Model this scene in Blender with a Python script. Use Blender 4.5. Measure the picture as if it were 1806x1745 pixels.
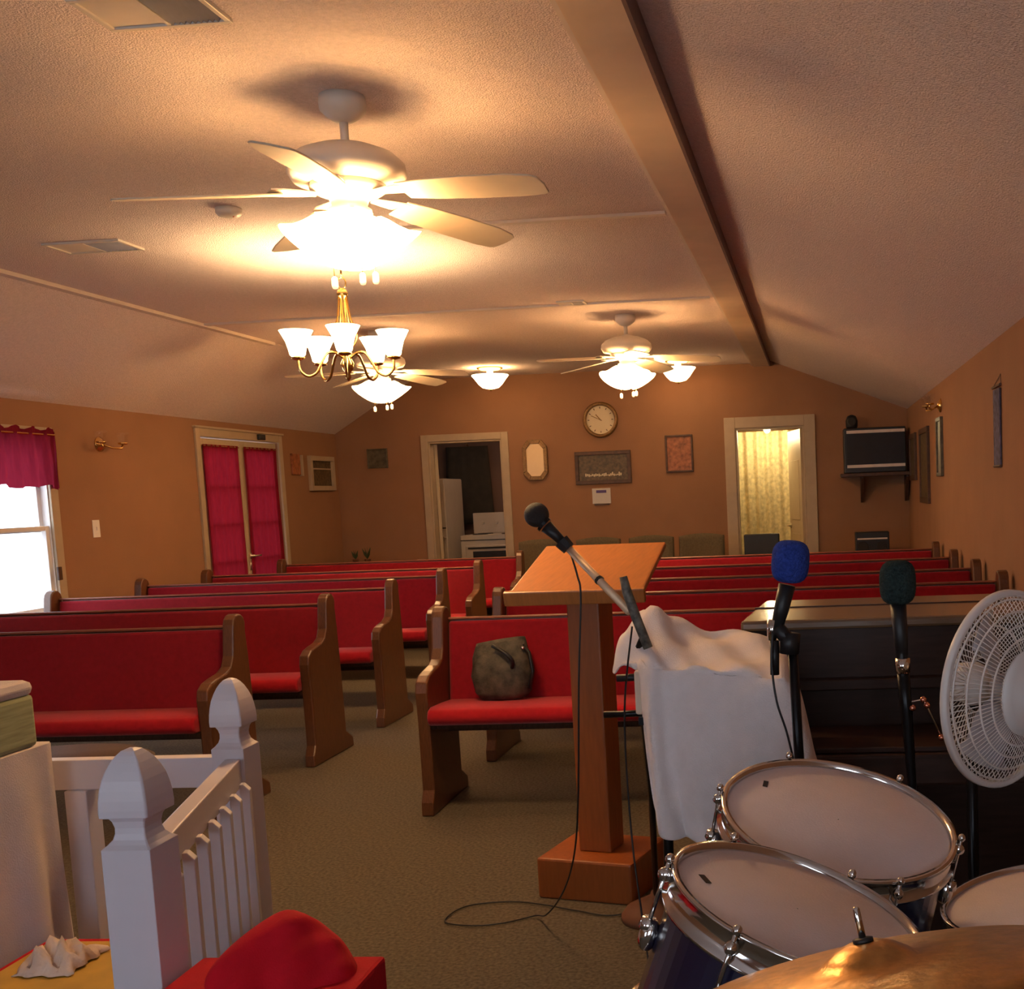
import bpy, bmesh, math, random
from math import sin, cos, pi, radians
from mathutils import Vector, Matrix
random.seed(7)
S = bpy.context.scene
C = S.collection
for o in list(bpy.data.objects): bpy.data.objects.remove(o)

# ------------------------------------------------------------------ camera
cam = bpy.data.cameras.new('camera'); camo = bpy.data.objects.new('camera', cam); C.objects.link(camo); S.camera = camo
YAW, PIT, ROL = 0.0814074, 0.1004002, -0.0401020
def cam_matrix():
    B = Matrix(((1,0,0),(0,0,-1),(0,1,0)))
    Ry = Matrix(((cos(YAW),0,sin(YAW)),(0,1,0),(-sin(YAW),0,cos(YAW))))
    Rx = Matrix(((1,0,0),(0,cos(PIT),-sin(PIT)),(0,sin(PIT),cos(PIT))))
    Rz = Matrix(((cos(ROL),-sin(ROL),0),(sin(ROL),cos(ROL),0),(0,0,1)))
    W = Rz @ Rx @ Ry @ B
    r, d, f = W[0], W[1], W[2]
    return Matrix(((r[0],-d[0],-f[0],0),(r[1],-d[1],-f[1],0),(r[2],-d[2],-f[2],1.36),(0,0,0,1)))
camo.matrix_world = cam_matrix()
cam.sensor_fit = 'HORIZONTAL'; cam.sensor_width = 36; cam.lens = 2000/1806*36
cam.shift_x = (903-1270.77)/1806; cam.shift_y = (1066.22-872.5)/1806
cam.clip_start = 0.05; cam.clip_end = 200
cam.dof.use_dof = False

# ------------------------------------------------------------------ world, daylight, exposure
w = bpy.data.worlds.new('daylight'); S.world = w; w.use_nodes = True
bg = w.node_tree.nodes['Background']; bg.inputs[0].default_value = (0.78, 0.87, 1.0, 1); bg.inputs[1].default_value = 5.8
S.view_settings.view_transform = 'Standard'; S.view_settings.look = 'None'
S.view_settings.gamma = 1.0; S.view_settings.use_curve_mapping = False; S.view_settings.exposure = 0.0
def portal(name, loc, sx, sy, rot):
    l = bpy.data.lights.new(name, 'AREA'); l.shape = 'RECTANGLE'; l.size = sx; l.size_y = sy
    l.cycles.is_portal = True
    o = bpy.data.objects.new(name, l); o.location = loc; o.rotation_euler = rot; C.objects.link(o)
FAN_E, CHAND_E, BOWL_E = 30.0, 24.0, 14.0
WARM = (1.0, 0.63, 0.30, 1)

# ------------------------------------------------------------------ materials
def mat(name, col, rough=0.6, metal=0.0, vary=0.12, nscale=12.0, bump=0.0, bscale=200.0, spec=0.5, sheen=0, stretch=None, coat=0):
    m = bpy.data.materials.new(name); m.use_nodes = True
    nt = m.node_tree; b = nt.nodes['Principled BSDF']
    b.inputs['Roughness'].default_value = rough; b.inputs['Metallic'].default_value = metal
    b.inputs['Specular IOR Level'].default_value = spec
    if coat: b.inputs['Coat Weight'].default_value = coat; b.inputs['Coat Roughness'].default_value = 0.15
    if sheen: b.inputs['Sheen Weight'].default_value = sheen
    tc = nt.nodes.new('ShaderNodeTexCoord'); mp = nt.nodes.new('ShaderNodeMapping')
    nt.links.new(tc.outputs['Object'], mp.inputs[0])
    if stretch: mp.inputs['Scale'].default_value = stretch
    n = nt.nodes.new('ShaderNodeTexNoise'); n.inputs['Scale'].default_value = nscale; n.inputs['Detail'].default_value = 5
    nt.links.new(mp.outputs[0], n.inputs['Vector'])
    r = nt.nodes.new('ShaderNodeValToRGB')
    r.color_ramp.elements[0].position = .3; r.color_ramp.elements[1].position = .7
    r.color_ramp.elements[0].color = tuple(c*(1-vary) for c in col)+(1,)
    r.color_ramp.elements[1].color = tuple(min(1, c*(1+vary)) for c in col)+(1,)
    nt.links.new(n.outputs['Fac'], r.inputs[0]); nt.links.new(r.outputs[0], b.inputs['Base Color'])
    if bump:
        n2 = nt.nodes.new('ShaderNodeTexNoise'); n2.inputs['Scale'].default_value = bscale; n2.inputs['Detail'].default_value = 3
        nt.links.new(tc.outputs['Object'], n2.inputs['Vector'])
        bp = nt.nodes.new('ShaderNodeBump'); bp.inputs['Strength'].default_value = bump; bp.inputs['Distance'].default_value = 0.01
        nt.links.new(n2.outputs['Fac'], bp.inputs['Height']); nt.links.new(bp.outputs[0], b.inputs['Normal'])
    return m
def emat(name, col, strength, rough=.5):
    m = mat(name, (.8,.75,.65), rough)
    b = m.node_tree.nodes['Principled BSDF']
    b.inputs['Emission Color'].default_value = col; b.inputs['Emission Strength'].default_value = strength
    return m
M = {}
M['ceil'] = mat('popcorn_ceiling', (.84,.72,.68), .95, vary=.07, nscale=60, bump=.9, bscale=160, spec=.1)
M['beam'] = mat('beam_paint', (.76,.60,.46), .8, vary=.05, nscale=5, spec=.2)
M['beamd'] = mat('beam_side_shade', (.20,.13,.12), .7, vary=.1, nscale=30)  # dark tone puts the shade of the beam's right face into the colour
M['batten'] = mat('batten_paint', (.72,.62,.55), .6, vary=.04)
M['wall'] = mat('salmon_wall_paint', (.315,.165,.09), .85, vary=.05, nscale=3, bump=.15, bscale=90, spec=.25)
M['wallk'] = mat('kitchen_wall_paint', (.24,.14,.10), .9, vary=.06, nscale=3)
M['wallb'] = mat('bathroom_wall_paint', (.62,.48,.25), .8, vary=.04, nscale=3)
M['carpet'] = mat('carpet', (.175,.145,.108), 1.0, vary=.32, nscale=85, bump=.8, bscale=400, spec=.05)
M['trim'] = mat('cream_trim_paint', (.44,.34,.23), .5, vary=.04)
M['door'] = mat('cream_door_paint', (.48,.38,.25), .5, vary=.04)
M['white'] = mat('white_vinyl', (.68,.64,.70), .35, vary=.02, spec=.4)
M['winw'] = mat('window_white', (.80,.78,.76), .5, vary=.02)
M['wood'] = mat('pew_oak', (.128,.050,.021), .33, vary=.22, nscale=16, stretch=(14,14,1.5), spec=.5)
M['woodd'] = mat('pew_dark_walnut', (.06,.03,.018), .6, spec=.15, vary=.25, nscale=9, stretch=(14,14,1.5))
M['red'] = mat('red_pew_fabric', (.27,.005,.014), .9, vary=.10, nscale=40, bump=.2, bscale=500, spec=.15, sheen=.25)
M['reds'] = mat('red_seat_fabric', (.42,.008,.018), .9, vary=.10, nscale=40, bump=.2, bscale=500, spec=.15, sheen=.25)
M['rail'] = mat('pew_rail_oak_lit', (.26,.085,.045), .35, vary=.2, nscale=16, stretch=(1.5,14,14))  # oak lightened for the light the top edge catches
M['redb'] = mat('red_cloth', (.55,.006,.018), .85, vary=.08, nscale=20, bump=.2, bscale=300, spec=.2)
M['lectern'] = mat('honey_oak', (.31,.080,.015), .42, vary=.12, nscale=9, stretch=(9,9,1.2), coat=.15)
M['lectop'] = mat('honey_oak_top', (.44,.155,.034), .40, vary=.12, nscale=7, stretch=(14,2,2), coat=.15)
M['black'] = mat('black_plastic', (.012,.012,.014), .45, vary=.2)
M['blackm'] = mat('black_metal', (.012,.012,.014), .3, metal=.6, vary=.2)
M['grille'] = mat('dark_mesh', (.02,.018,.018), .55, vary=.4, nscale=300, bump=.5, bscale=600)
M['chrome'] = mat('chrome', (.72,.70,.68), .12, metal=1, vary=.05)
M['brass'] = mat('polished_brass', (.75,.50,.18), .2, metal=1, vary=.08)
M['cym'] = mat('bronze_cymbal', (.62,.36,.13), .33, metal=1, vary=.18, nscale=60, bump=.12, bscale=60)
M['fanw'] = mat('fan_white', (.72,.66,.58), .35, vary=.03)
M['blade'] = mat('fan_blade_cream', (.66,.58,.46), .5, vary=.04)
M['towel'] = mat('white_towel', (.84,.77,.77), .95, vary=.04, nscale=20, bump=.35, bscale=350, spec=.1)
M['sheet'] = mat('white_sheet', (.66,.58,.57), .9, vary=.05, nscale=8, bump=.2, bscale=250, spec=.15)
M['head'] = mat('drum_head_coated', (.88,.76,.75), .6, vary=.03, nscale=15, bump=.1, bscale=300, spec=.3)
M['shell'] = mat('midnight_blue_shell', (.008,.007,.028), .25, vary=.2, nscale=4, coat=.5)
M['foamb'] = mat('blue_foam', (.035,.07,.36), .95, vary=.25, nscale=150, bump=.8, bscale=250, spec=.1)
M['foamg'] = mat('green_black_foam', (.028,.045,.045), .95, vary=.25, nscale=150, bump=.8, bscale=250, spec=.1)
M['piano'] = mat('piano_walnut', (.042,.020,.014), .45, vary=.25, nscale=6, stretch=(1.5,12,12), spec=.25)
M['pianot'] = mat('piano_walnut_lit_top', (.17,.10,.055), .25, vary=.2, nscale=6, stretch=(1.5,12,12), coat=.4)  # lid tone lighter than the case, its highlight put into the colour
M['olive'] = mat('olive_chair_fabric', (.13,.10,.055), .9, vary=.15, nscale=60)
M['navy'] = mat('dark_screen', (.008,.008,.016), .6, vary=.2)
M['silver'] = mat('silver_strip', (.75,.66,.60), .5)
M['stove'] = mat('white_enamel', (.55,.50,.44), .3, vary=.03)
M['gframe'] = mat('gilt_frame', (.22,.12,.04), .4, metal=.4, vary=.3, nscale=60)
M['dframe'] = mat('dark_wood_frame', (.07,.03,.015), .5, vary=.3, nscale=30)
M['mirror'] = mat('mirror_warm_reflection', (.62,.45,.26), .42, metal=.7, vary=.02)  # warm room reflection put into the base colour
M['clockf'] = mat('clock_face', (.66,.56,.38), .6, vary=.03)
M['bag'] = mat('mottled_olive_bag', (.062,.052,.036), .7, vary=.7, nscale=22, bump=.3, bscale=120)
M['yellow'] = mat('yellow_vinyl', (.62,.36,.04), .6)
M['tissue'] = mat('tissue_paper', (.80,.62,.50), .9, vary=.06, bump=.3, bscale=120)
M['greenbox'] = mat('sage_green_fabric', (.36,.38,.20), .85, vary=.25, nscale=8, stretch=(1,1,14))
M['bulb'] = emat('lit_bulb', (1,.66,.34,1), 380)
M['shade'] = emat('lit_frosted_glass', WARM, FAN_E)
_n = M['shade'].node_tree; _b = _n.nodes['Principled BSDF']; _t = _n.nodes.new('ShaderNodeBsdfTransparent'); _m = _n.nodes.new('ShaderNodeMixShader')
_m.inputs[0].default_value = .45; _t.inputs[0].default_value = (1,.85,.65,1)
_n.links.new(_b.outputs[0], _m.inputs[1]); _n.links.new(_t.outputs[0], _m.inputs[2]); _n.links.new(_m.outputs[0], _n.nodes['Material Output'].inputs[0])
M['shadec'] = emat('lit_chandelier_glass', WARM, CHAND_E)
M['bowl'] = emat('lit_bowl_glass', WARM, BOWL_E)
M['chain'] = emat('pull_tab_painted_glow', WARM, 1.6)  # tabs are no lamps; emission paints in their glow under the bulbs
M['plant'] = mat('plant_leaf', (.04,.07,.02), .6, vary=.4)
M['terra'] = mat('brown_pot', (.16,.06,.03), .7)
M['picture'] = mat('picture_print', (.30,.10,.04), .5, vary=.5, nscale=25)
M['picdark'] = mat('picture_print_dark', (.09,.06,.03), .5, vary=.6, nscale=35)
M['picgreen'] = mat('picture_print_green', (.10,.08,.045), .4, vary=.5, nscale=20)
M['scroll'] = mat('blue_scroll_print', (.07,.07,.14), .8, vary=.7, nscale=30)
M['copper'] = mat('copper_ball', (.75,.30,.20), .25, metal=1)
M['gold'] = mat('satin_gold_tube', (.85,.62,.40), .45, metal=.3)
M['grey'] = mat('grey_neck', (.12,.11,.09), .6, vary=.7, nscale=60)
M['grilw'] = mat('fan_grille_white', (.80,.76,.74), .4, vary=.03)
M['bladeg'] = mat('fan_blade_grey', (.50,.48,.52), .4, vary=.05)
M['louvre'] = mat('louvre_blue_grey', (.16,.16,.24), .5)
M['purple'] = mat('purple_print', (.10,.06,.20), .6)
M['handle'] = mat('satin_nickel', (.7,.62,.5), .3, metal=1)
M['glassg'] = mat('clear_lamp_glass', (.55,.45,.35), .1, vary=.05, spec=.8)
# window glass
g = bpy.data.materials.new('window_glass'); g.use_nodes = True; nt = g.node_tree
b = nt.nodes['Principled BSDF']; nt.nodes.remove(b)
t = nt.nodes.new('ShaderNodeBsdfTransparent'); gl = nt.nodes.new('ShaderNodeBsdfGlossy'); gl.inputs['Roughness'].default_value = .02
mx = nt.nodes.new('ShaderNodeMixShader'); mx.inputs[0].default_value = .05
nt.links.new(t.outputs[0], mx.inputs[1]); nt.links.new(gl.outputs[0], mx.inputs[2])
nt.links.new(mx.outputs[0], nt.nodes['Material Output'].inputs[0]); M['glass'] = g
def sheer(name, col, thr, wave):
    m = mat(name, col, .9, vary=.15, nscale=10, stretch=(6,6,1), spec=.05); nt = m.node_tree
    b = nt.nodes['Principled BSDF']; out = nt.nodes['Material Output']
    tr = nt.nodes.new('ShaderNodeBsdfTranslucent'); tr.inputs[0].default_value = (*col, 1)
    mx = nt.nodes.new('ShaderNodeMixShader'); mx.inputs[0].default_value = thr
    nt.links.new(b.outputs[0], mx.inputs[1]); nt.links.new(tr.outputs[0], mx.inputs[2]); nt.links.new(mx.outputs[0], out.inputs[0])
    return m
M['curtain'] = sheer('red_sheer_curtain', (.22,.010,.020), .20, 0)
M['valance'] = sheer('burgundy_valance', (.22,.015,.035), .34, 0)
M['shower'] = mat('patterned_shower_curtain', (.66,.56,.32), .7, vary=.25, nscale=22, stretch=(1,1,1), bump=.2, bscale=40)

# ------------------------------------------------------------------ mesh helpers
def V(*a): return Vector(a)
def catm_(pts,n=6):
    out=[]; P=[Vector(p) for p in pts]; P=[P[0]]+P+[P[-1]]
    for i in range(1,len(P)-2):
        for k in range(n):
            q=k/n; a,b2,c_,d_=P[i-1],P[i],P[i+1],P[i+2]
            out.append(.5*((2*b2)+(-a+c_)*q+(2*a-5*b2+4*c_-d_)*q*q+(-a+3*b2-3*c_+d_)*q**3))
    out.append(P[-2]); return out
class MB:
    def __init__(s): s.bm = bmesh.new()
    def box(s, x0, x1, y0, y1, z0, z1, mtx=None):
        vs = [s.bm.verts.new(v) for v in [(x0,y0,z0),(x1,y0,z0),(x1,y1,z0),(x0,y1,z0),(x0,y0,z1),(x1,y0,z1),(x1,y1,z1),(x0,y1,z1)]]
        for f in [(0,3,2,1),(4,5,6,7),(0,1,5,4),(1,2,6,5),(2,3,7,6),(3,0,4,7)]: s.bm.faces.new([vs[i] for i in f])
        if mtx: 
            for v in vs: v.co = mtx @ v.co
        return s
    def lathe(s, prof, n=24, mtx=None, caps=True):
        rings = []
        for r, z in prof:
            rings.append([s.bm.verts.new((r*cos(2*pi*k/n), r*sin(2*pi*k/n), z)) for k in range(n)])
        for a, b2 in zip(rings, rings[1:]):
            for k in range(n): s.bm.faces.new((a[k], a[(k+1)%n], b2[(k+1)%n], b2[k]))
        if caps: 
            s.bm.faces.new(list(reversed(rings[0]))); s.bm.faces.new(rings[-1])
        if mtx:
            for ring in rings:
                for v in ring: v.co = mtx @ v.co
        return s
    def tube(s, pts, r, n=8, closed=False):
        pts = [Vector(p) for p in pts]; rings = []
        N = len(pts); up = None
        for i, p in enumerate(pts):
            if closed: d = pts[(i+1)%N]-pts[i-1]
            else: d = pts[min(i+1,N-1)]-pts[max(i-1,0)]
            d.normalize()
            if up is None:
                up = Vector((0,0,1)) if abs(d.z) < .9 else Vector((1,0,0))
            a = d.cross(up); 
            if a.length < 1e-4: a = d.cross(Vector((0,1,0)))
            a.normalize(); b2 = a.cross(d); b2.normalize(); up = b2
            rr = r[i] if isinstance(r, (list,tuple)) else r
            rings.append([s.bm.verts.new(p+(a*cos(2*pi*k/n)+b2*sin(2*pi*k/n))*rr) for k in range(n)])
        pairs = list(zip(rings, rings[1:]))
        if closed: pairs.append((rings[-1], rings[0]))
        for a, b2 in pairs:
            for k in range(n): s.bm.faces.new((a[k], b2[k], b2[(k+1)%n], a[(k+1)%n]))
        if not closed: s.bm.faces.new(rings[0]); s.bm.faces.new(list(reversed(rings[-1])))
        return s
    def prism(s, poly, depth, mtx=None):   # polygon in local XY, extruded along +Z
        a = [s.bm.verts.new((x,y,0)) for x,y in poly]; b2 = [s.bm.verts.new((x,y,depth)) for x,y in poly]
        s.bm.faces.new(list(reversed(a))); s.bm.faces.new(b2)
        for i in range(len(a)): j=(i+1)%len(a); s.bm.faces.new((a[i],a[j],b2[j],b2[i]))
        if mtx:
            for v in a+b2: v.co = mtx @ v.co
        return s
    def grid(s, rows):
        vv = [[s.bm.verts.new(p) for p in r] for r in rows]
        for i in range(len(vv)-1):
            for j in range(len(vv[0])-1): s.bm.faces.new((vv[i][j],vv[i][j+1],vv[i+1][j+1],vv[i+1][j]))
        return s
    def ball(s, c, r, sc=(1,1,1), n=16):
        m = Matrix.Translation(c) @ Matrix.Diagonal((sc[0],sc[1],sc[2],1))
        bmesh.ops.create_uvsphere(s.bm, u_segments=n, v_segments=n//2+2, radius=r, matrix=m); return s
    def obj(s, name, m, parent=None, smooth=False, bevel=0, loc=None, subs=0, solid=0):
        bmesh.ops.recalc_face_normals(s.bm, faces=s.bm.faces)
        me = bpy.data.meshes.new(name)
        if loc is not None:
            for v in s.bm.verts: v.co -= Vector(loc)
        s.bm.to_mesh(me); s.bm.free()
        o = bpy.data.objects.new(name, me); C.objects.link(o)
        if isinstance(m, str): m = M[m]
        me.materials.append(m)
        if loc is not None: o.location = loc
        if parent: o.parent = parent
        if smooth:
            for p in me.polygons: p.use_smooth = True
        if bevel:
            b = o.modifiers.new('bevel','BEVEL'); b.width = bevel; b.segments = 2; b.limit_method = 'ANGLE'; b.angle_limit = radians(40)
        if solid:
            b = o.modifiers.new('solid','SOLIDIFY'); b.thickness = solid; b.offset = 0
        if subs:
            b = o.modifiers.new('subs','SUBSURF'); b.levels = subs; b.render_levels = subs
        return o
def tag(o, label, cat, group=None):
    o['label'] = label; o['category'] = cat
    if group: o['group'] = group
    return o
def thing(name, label, cat, loc=(0,0,0), rotz=0, group=None):
    o = bpy.data.objects.new(name, None); o.empty_display_size = .1; C.objects.link(o)
    o.location = loc; o.rotation_euler = (0,0,rotz); return tag(o, label, cat, group)
def struct(o): o['kind'] = 'structure'; return o
def stempty(name, loc=(0,0,0)):
    o = bpy.data.objects.new(name, None); C.objects.link(o); o.location = loc; return struct(o)
def dup(root, loc, rotz=None, label=None, name=None):
    r = root.copy(); C.objects.link(r); r.location = loc
    if rotz is not None: r.rotation_euler = (0,0,rotz)
    if label: r['label'] = label
    for ch in list(root.children):
        c = ch.copy(); C.objects.link(c); c.parent = r
        for gch in ch.children:
            d = gch.copy(); C.objects.link(d); d.parent = c
    return r
def align(n, p=(0,0,0)):
    q = Vector(n).normalized().to_track_quat('Z','Y'); return Matrix.Translation(p) @ q.to_matrix().to_4x4()

# ------------------------------------------------------------------ room shell
XL, XR, YB, YF = -5.12, 1.05, 12.1, -2.6
ZW, ZC, ZR = 2.13, 2.67, 2.74
FX, BXL, BXR = -4.22, -0.60, -0.50       # fold, beam edges
MB().box(-7.6, XR+.15, YF-.15, 15.2, -.1, 0).obj('floor','carpet')['kind'] = 'structure'
T = .12
# left wall with window (y 5.75..7.32, z .72..1.88) and french door (y 9.28..10.73, z 0..1.99)
wy0, wy1, wz0, wz1 = 5.75, 7.32, .72, 1.88
dy0, dy1, dz1 = 9.29, 10.72, 1.985
m = MB()
for a in [(YF,wy0,0,ZW),(wy1,dy0,0,ZW),(dy1,YB+T,0,ZW),(wy0,wy1,0,wz0),(wy0,wy1,wz1,ZW),(dy0,dy1,dz1,ZW)]:
    m.box(XL-T, XL, *a)
struct(m.obj('wall_left','wall'))
struct(MB().box(XR, XR+T, YF, YB+T, 0, ZW+.09).obj('wall_right','wall'))
# back wall: doorways kitchen x -4.08..-3.28, bathroom x -.80...02
kx0,kx1,kz = -4.09,-3.28,2.0
bx0,bx1,bz = -.76,-.03,2.0
m = MB(); mt = Matrix.Translation((0,YB+T,0)) @ Matrix.Rotation(pi/2,4,'X')
m.box(XL-T,kx0,YB,YB+T,0,2.0); m.box(kx1,bx0,YB,YB+T,0,2.0); m.box(bx1,XR+T,YB,YB+T,0,2.0)
m.prism([(XL-T,2.0),(XR+T,2.0),(XR+T,ZW+.05),(XR,ZW+.05),(BXR,ZR+.05),(BXL,ZR+.05),(BXL,ZC+.05),(FX,ZC+.05),(XL,ZW+.05),(XL-T,ZW+.05)], T, mt)
struct(m.obj('wall_back','wall'))
# front wall behind the camera, two unseen windows sized to tune the cool fill light
m = MB(); fw = [(-4.2,-2.6),(-.9,.7)]
m.box(XL-T,fw[0][0],YF-T,YF,0,2.8); m.box(fw[0][1],fw[1][0],YF-T,YF,0,2.8); m.box(fw[1][1],XR+T,YF-T,YF,0,2.8)
for a,b2 in fw: m.box(a,b2,YF-T,YF,0,.7); m.box(a,b2,YF-T,YF,2.0,2.8)
struct(m.obj('wall_front','wall'))
for a,b2 in fw: portal('window_portal', ((a+b2)/2, YF-.06, 1.35), b2-a, 1.3, (-pi/2,0,0))
portal('window_portal', (XL-.06,(wy0+wy1)/2,(wz0+wz1)/2), wz1-wz0, wy1-wy0, (0,pi/2*-1,0))
portal('window_portal', (XL-.06,(dy0+dy1)/2,dz1/2), dz1, dy1-dy0, (0,-pi/2,0))
# ceiling planes
y0, y1 = YF-T, YB+T
def slab(poly):   # poly in X,Z ; extrude along Y
    mt = Matrix.Translation((0,y1,0)) @ Matrix.Rotation(pi/2,4,'X'); m = MB(); m.prism(poly, y1-y0, mt); return m
ce = stempty('ceiling')
for poly in ([(XL-T,ZW-.072),(FX,ZC),(FX,ZC+.1),(XL-T,ZW+.1)], [(FX,ZC),(-.48,ZC),(-.48,ZC+.1),(FX,ZC+.1)], [(BXR,ZR),(XR+T,ZW-.051),(XR+T,ZW+.1),(BXR,ZR+.1)]):
    # left slope starts at wall inner face
    slab([(x if x!=XL-T else XL-T, z) for x,z in poly]).obj('ceiling_panel','ceil',ce)
bm_ = stempty('trim_1')
for nm_,mm_,xa,xb,za,zb in (('ridge_beam','beam',-.085,.083,2.635,2.80),('beam_side_shade_board','beamd',.083,.095,2.632,2.79)):  # side board is dark to stand for the beam's shaded face
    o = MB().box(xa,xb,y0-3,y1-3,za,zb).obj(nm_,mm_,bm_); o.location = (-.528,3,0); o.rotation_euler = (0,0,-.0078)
o = struct(MB().box(-.105,-.085,y0+T-3,YB-3.02,2.645,ZC).obj('trim_2','batten')); o.location = (-.528,3,0); o.rotation_euler = (0,0,-.0078)
for i,yy in enumerate((5.45,7.85)):
    struct(MB().box((-2.3,FX)[i],-.63,yy-.022,yy+.022,ZC-.014,ZC).obj('trim_%d'%(3+i),'batten'))
struct(MB().box(FX-.035,FX+.02,YF,8.9,ZC-.022,ZC+.0).obj('trim_5','batten'))
# baseboards
struct(MB().box(XL,XL+.015,YF,dy0-.08,0,.09).obj('baseboard_left','trim'))
struct(MB().box(XR-.015,XR,YF,YB,0,.09).obj('baseboard_right','trim'))
struct(MB().box(kx1+.08,bx0-.08,YB-.015,YB,0,.09).obj('baseboard_back','trim'))
# kitchen and bathroom behind the back wall
KY, BY = 14.6, 13.75
struct(MB().box(-6.2,-2.2,KY,KY+.1,0,2.5).box(-6.3,-6.2,YB+T,KY+.1,0,2.5).box(-2.3,-2.2,YB+T,KY,0,2.5).box(-6.3,XL-T,YB+T,YB+T+.05,0,2.5).obj('wall_kitchen','wallk'))
struct(MB().box(-6.3,-2.2,YB+T,KY+.1,2.5,2.6).obj('ceiling_kitchen','ceil'))
struct(MB().box(-1.3,.75,BY,BY+.1,0,2.4).box(-1.4,-1.3,YB+T,BY+.1,0,2.4).box(.65,.75,YB+T,BY,0,2.4).obj('wall_bathroom','wallb'))
struct(MB().box(-1.4,.75,YB+T,BY+.1,2.4,2.5).obj('ceiling_bathroom','wallb'))
# door casings
def casing(name,x0,x1,z,c=.075):
    e = stempty(name,(x0,YB,0))
    m = MB(); m.box(x0-c,x0,YB-.022,YB,0,z+c).box(x1,x1+c,YB-.022,YB,0,z+c).box(x0,x1,YB-.022,YB,z,z+c)
    m.box(x0,x0+.02,YB-.01,YB+T,0,z).box(x1-.02,x1,YB-.01,YB+T,0,z).box(x0+.02,x1-.02,YB-.01,YB+T,z-.02,z)
    o = m.obj('door_frame','trim',e,bevel=.004); o.matrix_parent_inverse = Matrix.Translation((-x0,-YB,0)); return e
d1 = casing('door_1',kx0,kx1,kz); d2 = casing('door_2',bx0,bx1,bz,.115)
def leaf(e, hx, hy, ang, w_, z, mirror=1):
    # leaf in local: from hinge along +x (mirror) ; ang rotation
    l = MB().box(0,w_*mirror,-.018,.018,.01,z-.02)
    for zz in (.2,1.0): l.box(.12*mirror,(w_-.12)*mirror,-.022,.022,zz,zz+.65)
    o = l.obj('door_leaf','door',e,bevel=.004); o.matrix_parent_inverse = Matrix.Translation(-e.location)
    o.location = (hx,hy,0); o.rotation_euler = (0,0,ang)
    hx2 = (w_-.06)*mirror
    h = MB()
    for s_ in (-1,1):
        h.lathe([(.028,0),(.028,.01),(.012,.012),(.011,.05)],12,Matrix.Translation((hx2,0,.93)) @ Matrix.Rotation(-s_*pi/2,4,'X') @ Matrix.Translation((0,0,.018)))
        h.tube([(hx2,s_*.06,.93),(hx2-.1*mirror,s_*.065,.93)],.009)
    h.obj('door_handle','handle',o,smooth=True)
    return o
leaf(d1, kx0+.03, YB+T+.03, radians(90+19.5), .78, kz)
leaf(d2, bx1-.03, YB+T+.03, radians(-78), .70, bz, -1)
# french door in left wall
fd = stempty('door_3',(XL,dy0,0)); inv = Matrix.Translation((-XL,-dy0,0)); c = .07
m = MB().box(XL,XL+.022,dy0-c,dy0,0,dz1+c).box(XL,XL+.022,dy1,dy1+c,0,dz1+c).box(XL,XL+.022,dy0,dy1,dz1,dz1+c).box(XL,XL+.035,dy0-c-.02,dy1+c+.02,dz1+c,dz1+c+.02)
o = m.obj('door_frame','trim',fd,bevel=.004); o.matrix_parent_inverse = inv
ym = (dy0+dy1)/2
for a,b2 in ((dy0+.01,ym-.004),(ym+.004,dy1-.01)):
    m = MB(); X0,X1 = XL-.05,XL-.012; st=.085
    m.box(X0,X1,a,a+st,.01,dz1-.01).box(X0,X1,b2-st,b2,.01,dz1-.01).box(X0,X1,a+st,b2-st,.01,.24).box(X0,X1,a+st,b2-st,dz1-.1,dz1-.01)
    for k in range(1,5): zz=.24+(dz1-.34)*k/5; m.box(X0+.005,X1-.005,a+st,b2-st,zz-.011,zz+.011)
    o = m.obj('door_leaf','door',fd,bevel=.003); o.matrix_parent_inverse = inv
    p = MB().box(XL-.033,XL-.029,a+st,b2-st,.24,dz1-.1).obj('glass_pane','glass',o)
h = MB().lathe([(.026,0),(.026,.012),(.012,.014),(.012,.045)],12,Matrix.Translation((XL-.012,ym+.045,.93)) @ Matrix.Rotation(pi/2,4,'Y')); h.tube([(XL+.035,ym+.045,.93),(XL+.037,ym+.15,.93)],.009); h.box(XL-.012,XL-.006,ym+.02,ym+.07,.80,.88)
o = h.obj('door_handle','handle',fd,smooth=True); o.matrix_parent_inverse = inv
tag(MB().box(XL+.022,XL+.05,10.28,10.40,dz1+.012,dz1+.062).obj('door_closer','black',bevel=.005),'small dark closer box on the red-curtained double door header','door closer')
# curtains: each leaf one sheer on a thin rod
def curtain(yA,yB_,z0,z1,label,amp=.009):
    rows=[]; n=48
    for i in range(9):
        z=z1-(z1-z0)*i/8; rows.append([(XL+.004+amp*sin((yA+(yB_-yA)*j/n)*85+ .6*sin(i)) + .004*sin(j*1.7), yA+(yB_-yA)*j/n, z) for j in range(n+1)])
    t = thing('curtain',label,'curtain',(XL,(yA+yB_)/2,z0)); 
    o = MB().grid(rows).obj('curtain_fabric','curtain',t,smooth=True); o.matrix_parent_inverse=Matrix.Translation((-XL,-(yA+yB_)/2,-z0))
    o = MB().tube([(XL+.004,yA-.005,z1-.012),(XL+.004,yB_+.005,z1-.012)],.006).obj('curtain_rod','brass',t); o.matrix_parent_inverse=Matrix.Translation((-XL,-(yA+yB_)/2,-z0))
curtain(dy0+.045,ym-.055,.20,1.925,'red sheer curtain on the left leaf of the double door')
curtain(ym+.045,dy1-.045,.20,1.925,'red sheer curtain on the right leaf of the double door')
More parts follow.
